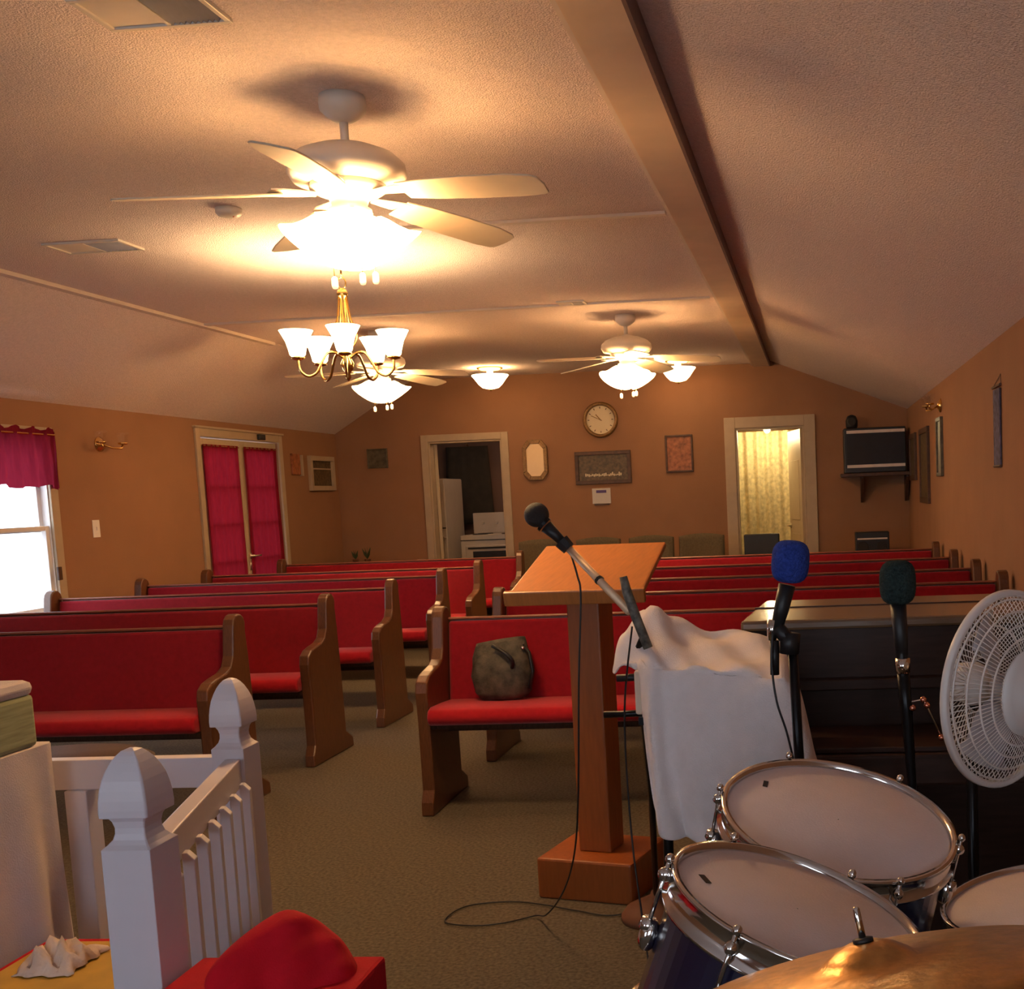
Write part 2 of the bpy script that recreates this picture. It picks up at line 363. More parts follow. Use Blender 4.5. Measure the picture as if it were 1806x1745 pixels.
# window 1
wn = stempty('window_1',(XL,wy0,wz0)); inv = Matrix.Translation((-XL,-wy0,-wz0)); c=.08
m = MB().box(XL,XL+.02,wy0-c,wy0,wz0-c,wz1+c).box(XL,XL+.02,wy1,wy1+c,wz0-c,wz1+c).box(XL,XL+.02,wy0,wy1,wz1,wz1+c).box(XL,XL+.02,wy0,wy1,wz0-c,wz0-.02)
m.obj('window_casing','trim',wn,bevel=.004).matrix_parent_inverse = inv
MB().box(XL-.115,XL,wy1-.008,wy1,wz0,wz1).box(XL-.115,XL,wy0,wy0+.008,wz0,wz1).box(XL-.115,XL,wy0+.008,wy1-.008,wz1-.008,wz1).obj('jamb_liner','winw',wn).matrix_parent_inverse = inv
MB().box(XL-.08,XL+.045,wy0-c,wy1+c,wz0-.02,wz0+.005).obj('window_sill','winw',wn,bevel=.004).matrix_parent_inverse = inv
zm = 1.28
for a,b2,xx in ((wz0+.005,zm+.02,XL-.045),(zm-.02,wz1,XL-.085)):
    m = MB(); f_=.045
    m.box(xx,xx+.035,wy0,wy0+f_,a,b2).box(xx,xx+.035,wy1-f_,wy1,a,b2).box(xx,xx+.035,wy0+f_,wy1-f_,a,a+f_*.7).box(xx,xx+.035,wy0+f_,wy1-f_,b2-f_*.7,b2)
    o = m.obj('window_sash','winw',wn,bevel=.003); o.matrix_parent_inverse = inv
    MB().box(xx+.015,xx+.019,wy0+f_,wy1-f_,a+.03,b2-.03).obj('glass_pane','glass',o)
# valance
vt = thing('window_valance','burgundy gathered valance over the bright left window','valance',(XL,6.5,1.5))
rows=[]; n=120
for i in range(11):
    z = 1.945 - .40*i/10; row=[]
    for j in range(n+1):
        y = 5.6+1.74*j/n; a = .018 if i>1 else .010
        dz = (.012*sin(j*.55) if i==0 else 0) + (.022*abs(sin(j*.13))*(i/10)**3) + (.01*sin(j*.4) if i==10 else 0)
        row.append((XL+.07+a*sin(j*.62+.3*sin(i*.8))+.006*sin(j*1.9), y, z+dz))
    rows.append(row)
o = MB().grid(rows).obj('valance_fabric','valance',vt,smooth=True); o.matrix_parent_inverse=Matrix.Translation((-XL,-6.5,-1.5))
m = MB().tube([(XL+.07,5.6,1.905),(XL+.07,7.34,1.905)],.008); m.tube([(XL,7.34,1.905),(XL+.07,7.34,1.905)],.008).tube([(XL,5.6,1.905),(XL+.07,5.6,1.905)],.008)
m.obj('curtain_rod','brass',vt).matrix_parent_inverse=Matrix.Translation((-XL,-6.5,-1.5))
# closed end of the valance
rows=[[(XL+.005+.065*k/4, 7.345+.004*sin(i), 1.93-.38*i/6) for k in range(5)] for i in range(7)]
MB().grid(rows).obj('valance_return','valance',vt,smooth=True).matrix_parent_inverse=Matrix.Translation((-XL,-6.5,-1.5))

# ------------------------------------------------------------------ pews
def end_profile():
    # (depth d toward the back, height z); d=0 front, pulpit side
    P = [(-.015,0),(.50,0),(.495,.055),(.41,.105)]
    P += [(.40,.45),(.385,.70),(.375,.80)]
    for k in range(7): a = radians(10+160*k/6); P.append((.325+.055*cos(a), .83+.055*sin(a)))
    P += [(.262,.78),(.250,.70),(.225,.655),(.18,.635),(.10,.622),(.05,.61),(.01,.585),(.0,.54),(.012,.42),(.015,.11),(-.012,.06)]
    return P
def make_pew(w_, left_front_extra=0):
    """pew of width w_, origin at the left floor corner of the seat front; seat faces -Y"""
    t = bpy.data.objects.new('pew', None); C.objects.link(t)
    e = .055
    for x in (0, w_-e):
        mt = Matrix(((0,0,1,x),(1,0,0,0),(0,1,0,0),(0,0,0,1)))
        MB().prism(end_profile(), e, mt).obj('end_panel','wood',t,bevel=.008)
    # seat board, supports
    MB().box(e,w_-e,.02,.36,.378,.402).box(e,w_-e,.26,.285,.32,.378).obj('seat_board','woodd',t)
    # back board (tilted)
    bk = Matrix.Translation((0,.30,.36)) @ Matrix.Rotation(radians(-8),4,'X')
    MB().box(e,w_-e,.012,.03,-.05,.47,bk).obj('back_board','wood',t,bevel=.004)
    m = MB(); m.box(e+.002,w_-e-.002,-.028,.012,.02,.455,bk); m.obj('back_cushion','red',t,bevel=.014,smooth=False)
    MB().box(e,w_-e,-.024,.034,.460,.473,bk).obj('top_rail','rail',t,bevel=.006)
    # seat cushion with rounded roll front, oversailing the end panels a little
    pf = [(-.03,.415),(-.035,.44),(-.02,.468),(.02,.478),(.15,.472),(.30,.460),(.31,.40),(-.01,.400)]
    mt = Matrix(((0,0,1,e+.002),(1,0,0,0),(0,1,0,0),(0,0,0,1)))
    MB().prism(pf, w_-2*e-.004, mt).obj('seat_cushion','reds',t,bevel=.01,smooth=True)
    # book rack behind the back
    MB().box(.5,w_-.5,.41,.47,.50,.51).box(.5,w_-.5,.465,.475,.50,.58).obj('hymn_rack','wood',t)
    return t
LX0, LW = -4.93, 2.31
RX0, RW = -1.72, 2.74
ordn = ['front','second','third','fourth','fifth','rearmost']
protoL = protoR = None
for i,yt in enumerate((4.98,5.98,6.96,7.95,8.86,10.18)):
    lab = '%s red-cushioned oak pew of the left block, %s' % (ordn[i], ['nearest the white railing','directly behind the front one','below the bright window','just behind the third row','before the last row beside the double door','nearest the kitchen doorway'][i])
    if protoL is None: protoL = make_pew(LW); p = protoL
    else: p = dup(protoL,(0,0,0))
    p.location = (LX0, yt-.33, 0); tag(p, lab, 'pew', 'pews left of the aisle')
for i,yt in enumerate((5.03,6.02,6.96,8.02,9.15)):
    nm = ['front','second','third','fourth','rearmost'][i]
    lab = '%s red-cushioned oak pew of the right block, %s' % (nm, ['with the handbag on its seat','directly behind the one with the handbag','in the middle of the block','one row before the last','nearest the row of olive chairs'][i])
    if protoR is None: protoR = make_pew(RW); p = protoR
    else: p = dup(protoR,(0,0,0))
    p.location = (RX0, yt-.33, 0); tag(p, lab, 'pew', 'pews right of the aisle')

# handbag on the front right pew
t = thing('handbag','mottled olive-brown handbag slouching on the front right pew seat','handbag',(-1.39,4.90,.478))
rows=[]
prof=[(0,.0,.105,.055),(.03,.0,.128,.07),(.10,0,.135,.075),(.18,0,.128,.06),(.235,.01,.118,.035),(.252,.01,.112,.02)]
m=MB(); rings=[]
for z,dy,rx,ry in prof:
    rings.append([m.bm.verts.new((rx*cos(a)*(1+.05*sin(5*a+z*30))+ (-.01 if z>.2 else 0), dy+.10*z+ry*sin(a)*(1+.08*sin(7*a)), z+(.018*cos(a*1.0+.5) if z>.2 else 0))) for a in [2*pi*k/28 for k in range(28)]])
for a,b2 in zip(rings,rings[1:]):
    for k in range(28): m.bm.faces.new((a[k],a[(k+1)%28],b2[(k+1)%28],b2[k]))
m.bm.faces.new(rings[0]); m.bm.faces.new(rings[-1])
m.obj('bag_body','bag',t,smooth=True)
MB().tube([(-.02+.045*sin(k*.5)+k*.012, -.055-.02*sin(k*.6)+.01, .24-k*.017) for k in range(11)],.009).obj('bag_strap','black',t,smooth=True)
MB().tube([(.10,.02,.23),(.13,.0,.20),(.145,-.01,.12),(.13,-.02,.04)],.008).obj('bag_strap','black',t,smooth=True)
MB().ball((.105,-.01,.222),.008).obj('bag_clasp','chrome',t)

# ------------------------------------------------------------------ lectern
LR = radians(-14.5)
t = thing('lectern','honey-oak lectern with slanted top, single post and square base','lectern',(-.755,3.80,0),LR)
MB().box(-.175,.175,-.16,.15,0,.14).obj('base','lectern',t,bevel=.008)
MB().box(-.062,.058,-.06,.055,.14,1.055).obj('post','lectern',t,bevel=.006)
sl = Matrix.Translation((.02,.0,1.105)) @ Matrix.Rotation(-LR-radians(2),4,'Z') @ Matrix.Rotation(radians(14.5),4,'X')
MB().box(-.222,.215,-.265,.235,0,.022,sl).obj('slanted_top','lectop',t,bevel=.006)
MB().box(-.235,.222,-.285,-.262,-.018,.030,sl).obj('book_ledge','lectop',t,bevel=.005)
MB().box(-.075,.07,-.12,.12,-.045,-.001,sl).obj('top_bracket','lectern',t,bevel=.004)

# ------------------------------------------------------------------ ceiling fans
def bell(m, axis_mtx, sc=1.0, n=24):
    pr=[(.022,0),(.030,-.004),(.043,-.025),(.056,-.055),(.074,-.085),(.100,-.108),(.104,-.112),(.098,-.108),(.070,-.082),(.050,-.05),(.036,-.02)]
    m.lathe([(r*sc,z*sc) for r,z in pr], n, axis_mtx, caps=False)
def make_fan(label, loc, phase, blade_len=.40):
    t = thing('ceiling_fan',label,'ceiling fan',loc)
    H0 = 0.0   # ceiling plane at z=0 of the fan
    MB().lathe([(.072,0),(.075,-.025),(.072,-.045),(.055,-.062),(.035,-.075),(.018,-.082)],28).obj('canopy','fanw',t,smooth=True)
    MB().lathe([(.014,-.075),(.014,-.155)],12).obj('downrod','fanw',t,smooth=True)
    MB().lathe([(.016,-.140),(.035,-.147),(.10,-.163),(.155,-.185),(.184,-.213),(.188,-.243),(.172,-.268),(.125,-.278)],36).obj('motor_housing','fanw',t,smooth=True)
    MB().lathe([(.12,-.278),(.122,-.292),(.10,-.306),(.065,-.318),(.055,-.345),(.07,-.355),(.072,-.375),(.05,-.39),(.02,-.405),(.008,-.42)],28).obj('light_kit_hub','fanw',t,smooth=True)
    for k in range(5):
        a = phase+2*pi*k/5; R = Matrix.Rotation(a,4,'Z')
        m = MB()
        arm = [(.10,-.02),(.15,-.035),(.20,-.045),(.235,-.042),(.25,0),(.235,.042),(.20,.045),(.15,.035),(.10,.02)]
        m.prism(arm,.005,R @ Matrix.Translation((0,0,-.312)))
        br = m.obj('blade_iron','fanw',t)
        out=[(.20,-.052),(.30,-.066),(.45,-.074),(.60,-.074),(.675,-.060),(.695,-.045),(.700,.0),(.690,.055),(.675,.066),(.60,.074),(.45,.074),(.30,.066),(.20,.052)]
        m = MB(); m.prism(out,.006,R @ Matrix.Translation((0,0,-.304)) @ Matrix.Rotation(radians(4.2),4,'Y') @ Matrix.Rotation(radians(-12),4,'X'))
        m.obj('fan_blade','blade',t,bevel=.002)
    for k in range(4):
        a = phase*.5+radians(35)+pi/2*k; R = Matrix.Rotation(a,4,'Z')
        ax = R @ Matrix.Translation((.070,0,-.385)) @ Matrix.Rotation(radians(-36),4,'Y')
        m = MB(); bell(m, ax, 1.02); sh = m.obj('glass_shade','shade',t,smooth=True)
        MB().ball((0,0,0),.026).obj('bulb','bulb',sh).matrix_local = ax @ Matrix.Translation((0,0,-.075))
        MB().tube([(0,0,-.36),(.045,0,-.365),(.070,0,-.372)],.012).obj('shade_arm','fanw',t,smooth=True).matrix_local = R
    for k,(x,y) in enumerate(((-.055,-.03),(.035,-.02),(.06,.03))):
        l = .57-.01*k
        c_=MB().tube([(x,y,-.385),(x,y,-l)],.0016,5).obj('pull_chain','brass',t)
        MB().lathe([(.004,0),(.010,-.006),(.011,-.03),(.008,-.038),(.002,-.04)],10,Matrix.Translation((x,y,-l))).obj('pull_tab','chain',c_,smooth=True)
    return t
f1 = make_fan('white five-blade ceiling fan nearest the camera, largest and brightest', (-1.46,3.70,ZC), radians(-13))
f2 = dup(f1,(-3.24,8.6,ZC),radians(8),'lit ceiling fan behind the chandelier, over the left pews')
f3 = dup(f1,(-1.31,8.45,ZC),radians(12),'lit ceiling fan above the wall clock, beside the ridge beam')
for f_ in (f1,f2,f3): f_['group']='white ceiling fans with light kits'
# chandelier
CX,CY = -2.40,5.9
t = thing('chandelier','five-arm brass chandelier with upturned frosted shades below the big fan','chandelier',(CX,CY,ZC))
CH = 0.045
MB().lathe([(.06,0),(.058,-.012),(.035,-.03),(.010,-.035)],24).obj('canopy','brass',t,smooth=True)
MB().tube([(0,0,-.03),(0,0,-.13)],.005).tube([(.022*cos(2*pi*k/12),0,-.155+.03*sin(2*pi*k/12)) for k in range(12)],.004,6,closed=True).obj('chain','brass',t,smooth=True)
MB().lathe([(.008,-.18),(.022,-.19),(.030,-.21),(.024,-.225),(.012,-.24),(.012,-.50),(.020,-.54),(.035,-.57),(.028,-.60),(.012,-.62),(.016,-.64),(.004,-.66)],20).obj('centre_column','brass',t,smooth=True)
for k in range(5):
    a = radians(2)+2*pi*k/5; R = Matrix.Rotation(a,4,'Z')
    MB().tube(catm_([(.022,0,-.215),(.026,0,-.27),(.036,0,-.34),(.060,0,-.41),(.052,0,-.46),(.018,0,-.50)]),.0045).obj('scroll','brass',t,smooth=True).matrix_local = R
    pts = catm_([(.02,0,-.54),(.06,0,-.515),(.10,0,-.52),(.13,0,-.565),(.16,0,-.62),(.205,0,-.64),(.243,0,-.61),(.25,0,-.555)])
    ar = MB().tube(pts,.007).obj('arm','brass',t,smooth=True); ar.matrix_local = R
    MB().lathe([(.012,-.56),(.034,-.553),(.036,-.545),(.02,-.54),(.018,-.515)],16,Matrix.Translation((.25,0,0))).obj('cup','brass',ar,smooth=True)
    pr=[(.030,-.540),(.038,-.533),(.044,-.505),(.055,-.465),(.078,-.42),(.084,-.41),(.080,-.412),(.052,-.463),(.040,-.505),(.032,-.531)]
    sh = MB().lathe(pr,24,Matrix.Translation((.25,0,0)),caps=False).obj('glass_shade','shadec',t,smooth=True); sh.matrix_local = R
    MB().ball((.25,0,-.465),.025,(1,1,1.3)).obj('bulb','bulb',sh)
# semi-flush bowl lights
def bowl_light(label,loc,r):
    t = thing('ceiling_light',label,'ceiling light',loc,0,'bowl lights by the back wall')
    MB().lathe([(r*.72,0),(r*.72,-.012),(r*.5,-.03),(r*.3,-.034)],28).obj('canopy_plate','brass',t,smooth=True)
    MB().lathe([(r*.18,-.03),(r*.18,-.075)],12).obj('stem','bowl',t)
    MB().lathe([(r,-.075),(r*1.02,-.080),(r*.86,-.115),(r*.66,-.165),(r*.45,-.20),(r*.2,-.212),(.01,-.214)],32,caps=False).obj('glass_bowl','bowl',t,smooth=True)
    MB().lathe([(.012,-.212),(.016,-.222),(.004,-.235)],12).obj('finial','brass',t,smooth=True)
    return t
bowl_light('small glass bowl light above the mirror, left of the clock',(-3.14,11.30,ZC),.18)
bowl_light('small glass bowl light right of the far fan',(-1.27,11.48,ZC),.175)
# real lamp light under the nearest fan and chandelier comes from their lit glass

# vents, smoke detector
def vent(label,x0,x1,y0_,y1_):
    t = thing('ceiling_vent',label,'vent',((x0+x1)/2,(y0_+y1_)/2,ZC)); w2=(x1-x0)/2; h2=(y1_-y0_)/2
    m=MB(); b_=.016
    m.box(-w2,w2,-h2,-h2+b_,-.012,0).box(-w2,w2,h2-b_,h2,-.012,0).box(-w2,-w2+b_,-h2+b_,h2-b_,-.012,0).box(w2-b_,w2,-h2+b_,h2-b_,-.012,0).box(-.006,.006,-h2+b_,h2-b_,-.012,0)
    m.obj('vent_frame','fanw',t,bevel=.002)
    MB().box(-w2+b_,-.006,-h2+b_,h2-b_,-.006,-.001).obj('blank_plate','fanw',t)
    MB().box(-.006,w2-b_,-h2+b_,h2-b_,-.003,-.001).obj('duct_shade_plate','black',t)  # flat black plate in place of the shade inside the duct
    n=9
    for k in range(n):
        x=.006+(w2-b_-.012)*(k+.5)/n
        MB().box(-.0012,.0012,-h2+b_,h2-b_,-.006,.006,Matrix.Translation((x,0,-.007)) @ Matrix.Rotation(radians(40),4,'Y')).obj('louvre','louvre',t)
vent('white ceiling vent at the top left, its right half louvred',-1.84,-1.50,2.88,3.08)
vent('ceiling vent farther back, left of the big fan',-3.64,-3.25,5.33,5.55)
vent('small dark ceiling vent between the two right-hand fans',-1.66,-1.47,7.70,7.84)
t = thing('smoke_detector','round white smoke detector on the ceiling left of the big fan','smoke detector',(-2.49,4.93,ZC))
MB().lathe([(.055,0),(.055,-.02),(.045,-.032),(.015,-.034)],24).obj('detector_body','fanw',t,smooth=True)
MB().ball((.02,0,-.034),.004).obj('indicator','copper',t)

# ------------------------------------------------------------------ back wall items
def wall_frame(name,label,cat,x0,x1,z0,z1,fm,pm,fw_=.025,Y=YB):
    t = thing(name,label,cat,((x0+x1)/2,Y,z0))
    w2=(x1-x0)/2; h=z1-z0
    MB().box(-w2,w2,-.025,0,0,fw_).box(-w2,w2,-.025,0,h-fw_,h).box(-w2,-w2+fw_,-.025,0,fw_,h-fw_).box(w2-fw_,w2,-.025,0,fw_,h-fw_).obj('frame',fm,t,bevel=.004)
    MB().box(-w2+fw_,w2-fw_,-.010,-.002,fw_,h-fw_).obj('print',pm,t)
    return t
# clock
t = thing('wall_clock','round wall clock with a pale face and wooden rim','clock',(-2.19,YB,2.155))
Rx = Matrix.Rotation(pi/2,4,'X')
MB().lathe([(.185,0),(.190,.02),(.180,.038),(.155,.040),(.150,.02),(.150,.0)],48,Rx).obj('rim','gframe',t,smooth=True)
MB().lathe([(.151,0),(.151,.016)],48,Rx).obj('dial','clockf',t)
m=MB()
for k in range(12):
    a=2*pi*k/12; m.box(-.004,.004,-.0185,-.016,.118,.138,Matrix.Rotation(a,4,'Y'))
m.obj('hour_marks','dframe',t)
MB().box(-.005,.005,-.021,-.019,-.01,.075,Matrix.Rotation(radians(-40),4,'Y')).box(-.003,.003,-.024,-.022,-.02,.11,Matrix.Rotation(radians(-65),4,'Y')).obj('hands','gframe',t)
# elongated octagon mirror
t = thing('wall_mirror','tall octagonal mirror in a gilt frame right of the kitchen doorway','mirror',(-2.92,YB,1.76))
def octa(w2,h2,c): return [(-w2,-h2+c),(-w2+c*.8,-h2),(w2-c*.8,-h2),(w2,-h2+c),(w2,h2-c),(w2-c*.8,h2),(-w2+c*.8,h2),(-w2,h2-c)]
m=MB(); o8=octa(.135,.215,.075); i8=octa(.095,.172,.058)
for k in range(8):
    a,b2,c_,d_=o8[k],o8[(k+1)%8],i8[(k+1)%8],i8[k]; m.prism([a,b2,c_,d_],.03,Rx)
m.obj('frame','gframe',t,bevel=.004)
MB().prism(i8,.012,Rx).obj('mirror_warm_reflection','mirror',t)
# wide dark picture w/ white lettering-like strip
t = wall_frame('framed_picture','wide dark framed picture below the clock with a pale line','picture',-2.49,-1.885,1.475,1.825,'dframe','picdark',.04)
m=MB(); 
for k in range(22):
    x=-.19+.38*k/21; m.box(x-.007,x+.007,-.013,-.0105,.085+.004*sin(k*2.1),.105+.008*sin(k*1.3)+.012*(k%4==0))
m.obj('pale_script','clockf',t)
# calendar / thermostat sized white sheet
t = thing('wall_calendar','small white sheet with a purple heading under the dark picture','calendar',(-2.22,YB,1.265))
MB().box(-.10,.10,-.012,0,0,.165).obj('sheet','stove',t,bevel=.003)
MB().box(-.055,.055,-.014,-.012,.115,.145).obj('heading','purple',t)
MB().box(-.08,.08,-.016,0,-.018,0).obj('bottom_strip','dframe',t)
wall_frame('framed_certificate','small reddish framed certificate left of the bathroom doorway','picture',-1.51,-1.215,1.565,1.96,'dframe','picture',.02)
wall_frame('framed_picture','small square dull picture left of the kitchen doorway','picture',-4.77,-4.545,1.745,1.955,'picgreen','picgreen',.012)
# ------------------------------------------------------------------ side walls items
def side_frame(name,label,cat,side,ya,yb,z0,z1,fm,pm,fw_=.03,dep=.025):
    X = XL if side<0 else XR
    t = thing(name,label,cat,(X,(ya+yb)/2,z0)); w2=(yb-ya)/2; h=z1-z0; s=-side
    x0,x1=sorted((0,dep*s)); x2,x3=sorted((.002*s,.012*s))
    MB().box(x0,x1,-w2,w2,0,fw_).box(x0,x1,-w2,w2,h-fw_,h).box(x0,x1,-w2,-w2+fw_,fw_,h-fw_).box(x0,x1,w2-fw_,w2,fw_,h-fw_).obj('frame',fm,t,bevel=.003)
    MB().box(x2,x3,-w2+fw_,w2-fw_,fw_,h-fw_).obj('print',pm,t)
    return t
t = side_frame('framed_picture','white-edged window-like picture in the left corner','picture',-1,11.36,11.95,1.52,1.88,'trim','picdark',.05,.04)
MB().box(.012,.02,-.245,.245,.22,.235).obj('cross_bar','trim',t)
t = thing('wall_plaque','narrow reddish plaque with a white edge by the double door','plaque',(XL,11.08,1.68))
MB().box(0,.02,-.10,.08,0,.21).obj('plaque_board','picture',t,bevel=.003)
MB().box(0,.035,.09,.115,-.01,.20).obj('white_edge','trim',t)
t = thing('light_switch','white light switch plate beside the bright window','switch',(XL,7.80,1.20))
MB().box(0,.006,-.04,.04,0,.125).obj('switch_plate','winw',t,bevel=.002); MB().box(.006,.016,-.006,.006,.05,.075).obj('toggle','winw',t)
# window lock on the casing
tag(MB().box(XL+.02,XL+.035,7.36-.06,7.36-.02,.93,1.02).obj('window_latch','dframe',bevel=.003),'small dark latch on the right edge of the bright window','latch')
t = side_frame('framed_picture','tall dark framed picture on the right wall near the television','picture',1,9.98,10.72,1.17,1.84,'dframe','picdark',.05)
side_frame('framed_picture','narrow green-edged picture on the right wall nearer the pews','picture',1,8.98,9.30,1.40,1.86,'picgreen','picgreen',.03)
side_frame('framed_picture','dark picture in the right corner beside the television','picture',1,11.15,11.75,1.38,1.84,'dframe','picdark',.05)
t = thing('wall_scroll','narrow blue printed wall scroll on a rod, right wall','wall scroll',(XR,6.40,1.43))
MB().box(-.012,-.004,-.105,.105,0,.42).obj('scroll_cloth','scroll',t); MB().tube([(-.010,-.13,.435),(-.010,.13,.435)],.008).obj('rod','dframe',t)
MB().tube([(-.006,-.125,.435),(-.006,-.12,.49),(-.006,.10,.445)],.002).obj('hanging_cord','dframe',t); MB().tube([(-.010,-.11,0),(-.010,.11,0)],.007).obj('rod','dframe',t)
def sconce(label,X,y,z,s):
    t = thing('wall_sconce',label,'wall light',(X,y,z),0,'two-arm brass wall lights')
    MB().lathe([(.055,0),(.055,.008),(.035,.02),(.02,.03)],20,Matrix.Rotation(s*pi/2,4,'Y')).obj('back_plate','brass',t,smooth=True)
    for q in (-1,1):
        a = MB().tube([(s*.02,0,0),(s*.07,q*.05,-.03),(s*.10,q*.11,-.03),(s*.10,q*.13,.0)],.007).obj('arm','brass',t,smooth=True)
        MB().lathe([(.010,-.005),(.032,.0),(.034,.012),(.012,.014)],16,Matrix.Translation((s*.10,q*.13,0))).obj('cup','brass',a,smooth=True)
        MB().lathe([(.022,.012),(.032,.03),(.040,.06),(.050,.085),(.047,.085),(.036,.058),(.028,.03)],20,Matrix.Translation((s*.10,q*.13,0)),caps=False).obj('glass_shade','glass',t,smooth=True)
sconce('unlit brass two-arm wall light on the left wall beside the window',XL,7.93,1.87,1)
sconce('unlit brass two-arm wall light high on the right wall',XR,9.1,1.95,-1)

# ------------------------------------------------------------------ corner shelf with television
t = thing('wall_shelf','dark bracketed wall shelf in the right corner holding the television','shelf',(.70,YB,1.44))
MB().box(-.37,.34,-.36,0,0,.035).obj('shelf_board','dframe',t,bevel=.004)
for x in (-.16,.30):
    MB().prism([(0,0),(-.30,0),(-.30,-.02),(-.03,-.27),(0,-.27)],.025,Matrix(((0,0,1,x),(1,0,0,0),(0,1,0,0),(0,0,0,1)))).obj('bracket','dframe',t)
t = thing('television','dark boxy television with two pale strips on the corner shelf','television',(.69,11.90,1.475))
MB().box(-.32,.31,-.11,.17,0,.46).obj('case','black',t,bevel=.01)
MB().box(-.29,.29,-.115,-.108,.09,.40).obj('screen','navy',t)
MB().box(-.29,.30,-.120,-.108,.055,.085).obj('trim_strip','silver',t); MB().box(-.29,.30,-.120,-.108,.405,.435).obj('trim_strip','silver',t)
t = thing('desk_speaker','small dark rounded speaker on top of the television left end','speaker',(.46,11.88,1.935))
MB().lathe([(.05,0),(.06,.02),(.062,.08),(.045,.125),(.015,.14)],20).obj('speaker_body','black',t,smooth=True)
MB().lathe([(.04,0),(.04,.01)],16,Matrix.Translation((0,-.055,.07)) @ Matrix.Rotation(pi/2,4,'X')).obj('speaker_cone','grille',t)
# radio on a low stand
t = thing('low_stand','low dark wooden stand in the right back corner','stand',(.62,11.60,0))
MB().box(-.24,.24,-.18,.18,.62,.65).obj('stand_top','dframe',t)
for x in (-.21,.21):
    for y in (-.15,.15): MB().box(x-.02,x+.02,y-.02,y+.02,0,.62).obj('leg','dframe',t)
t = thing('portable_radio','dark portable radio with a silver line on the low stand','radio',(.62,11.58,.65))
MB().box(-.17,.17,-.08,.08,0,.23).obj('radio_body','black',t,bevel=.01); MB().box(-.15,.15,-.086,-.08,.155,.17).obj('tuning_strip','silver',t)
for x in (-.095,.095): MB().lathe([(.055,0),(.05,.006)],20,Matrix.Translation((x,-.08,.08)) @ Matrix.Rotation(pi/2,4,'X')).obj('speaker_cone','grille',t)

# ------------------------------------------------------------------ olive stacking chairs
def make_chair(lab):
    t = thing('stacking_chair',lab,'chair',(0,0,0),0,'olive chairs along the back wall')
    rows=[]
    for i in range(8):
        z=.56+.37*i/7; rows.append([(-.225+.45*j/10, .02+.05*((j-5)/5)**2*-1+.03*i/7, z-(.022*((j-5)/5)**2 if i==7 else 0)) for j in range(11)])
    MB().grid(rows).obj('backrest','olive',t,smooth=True,solid=.035)
    MB().box(-.22,.22,-.42,.0,.43,.49).obj('seat','olive',t,bevel=.02)
    for s_ in (-1,1):
        MB().tube([(s_*.20,.03,0),(s_*.20,.0,.44),(s_*.20,.015,.70)],.012).obj('leg','blackm',t)
        MB().tube([(s_*.20,-.40,0),(s_*.20,-.38,.43)],.012).obj('leg','blackm',t)
    return t
ch = None
for i,(x,lab) in enumerate(((-2.76,'olive padded chair at the left end, partly behind the microphone'),(-2.16,'olive padded chair second from the left, behind the lectern top'),(-1.615,'olive padded chair third from the left, above the lectern top'),(-1.10,'olive padded chair right of the others, beside the bathroom doorway'))):
    if ch is None: ch = make_chair(lab); p=ch
    else: p = dup(ch,(0,0,0),None,lab)
    p.location = (x,11.45,0)
# black box seat in front of bathroom
t = thing('black_chair','black padded chair in front of the bathroom doorway','chair',(-.48,11.2,0))
MB().box(-.175,.175,-.02,.03,.55,.915).obj('backrest','black',t,bevel=.015); MB().box(-.18,.18,-.38,-.02,.42,.48).obj('seat','black',t,bevel=.015)
for s_ in (-1,1):
    for y in (-.35,0): MB().box(s_*.16-.012,s_*.16+.012,y-.012,y+.012,0,.42 if y<0 else .56).obj('leg','blackm',t)

# ------------------------------------------------------------------ kitchen
t = thing('stove','white electric range seen through the kitchen doorway','stove',(-3.72,13.30,0))
MB().box(-.36,.38,-.30,.32,.03,.95).obj('body','stove',t,bevel=.01)
MB().box(-.36,.38,.24,.32,.95,1.20).obj('backguard','stove',t,bevel=.01)
MB().box(-.30,.32,-.325,-.30,.25,.83).obj('oven_door','stove',t,bevel=.008)
MB().box(-.21,.25,-.332,-.325,.38,.76).obj('oven_window','black',t)
MB().tube([(-.26,-.35,.80),(.28,-.35,.80)],.01).obj('oven_handle','black',t)
MB().box(-.36,.38,-.306,-.30,.885,.895).obj('trim_line','black',t)
for k in range(4): MB().lathe([(.022,0),(.018,.02)],12,Matrix.Translation((-.24+.17*k,.24,1.08)) @ Matrix.Rotation(pi/2,4,'X')).obj('knob','stove',t)
for x,y in ((-.17,-.13),(.18,-.13),(-.17,.1),(.18,.1)): MB().lathe([(.09,0),(.09,.008)],20,Matrix.Translation((x,y,.95))).obj('burner','black',t)
t = thing('refrigerator','narrow pale refrigerator just inside the kitchen doorway','refrigerator',(-4.42,13.3,0))
MB().box(-.30,.20,-.34,.34,.02,1.62).obj('body','stove',t,bevel=.015); MB().box(.12,.19,-.36,-.34,1.04,1.055).obj('door_gap','black',t)
MB().box(.14,.16,-.38,-.34,.65,.95).obj('door_handle','handle',t)
M['coat']=mat('dark_hanging_cloth',(.07,.058,.042),.9)  # dark cloth filling the dark left part of the kitchen
t = thing('dark_hanging','dark cloth hanging on the kitchen wall beside the refrigerator','coat',(-4.45,KY-.05,1.0))
rows=[[(-.22-.03*i/6+ (.55+.06*i/6)*j/12, -.03-.03*abs(sin(j*1.1)), 1.05-1.0*i/8) for j in range(13)] for i in range(9)]
MB().grid(rows).obj('hanging_cloth','coat',t,smooth=True,solid=.02); MB().tube([(.05,.03,1.06),(.05,-.04,1.08)],.008).obj('hook','brass',t)
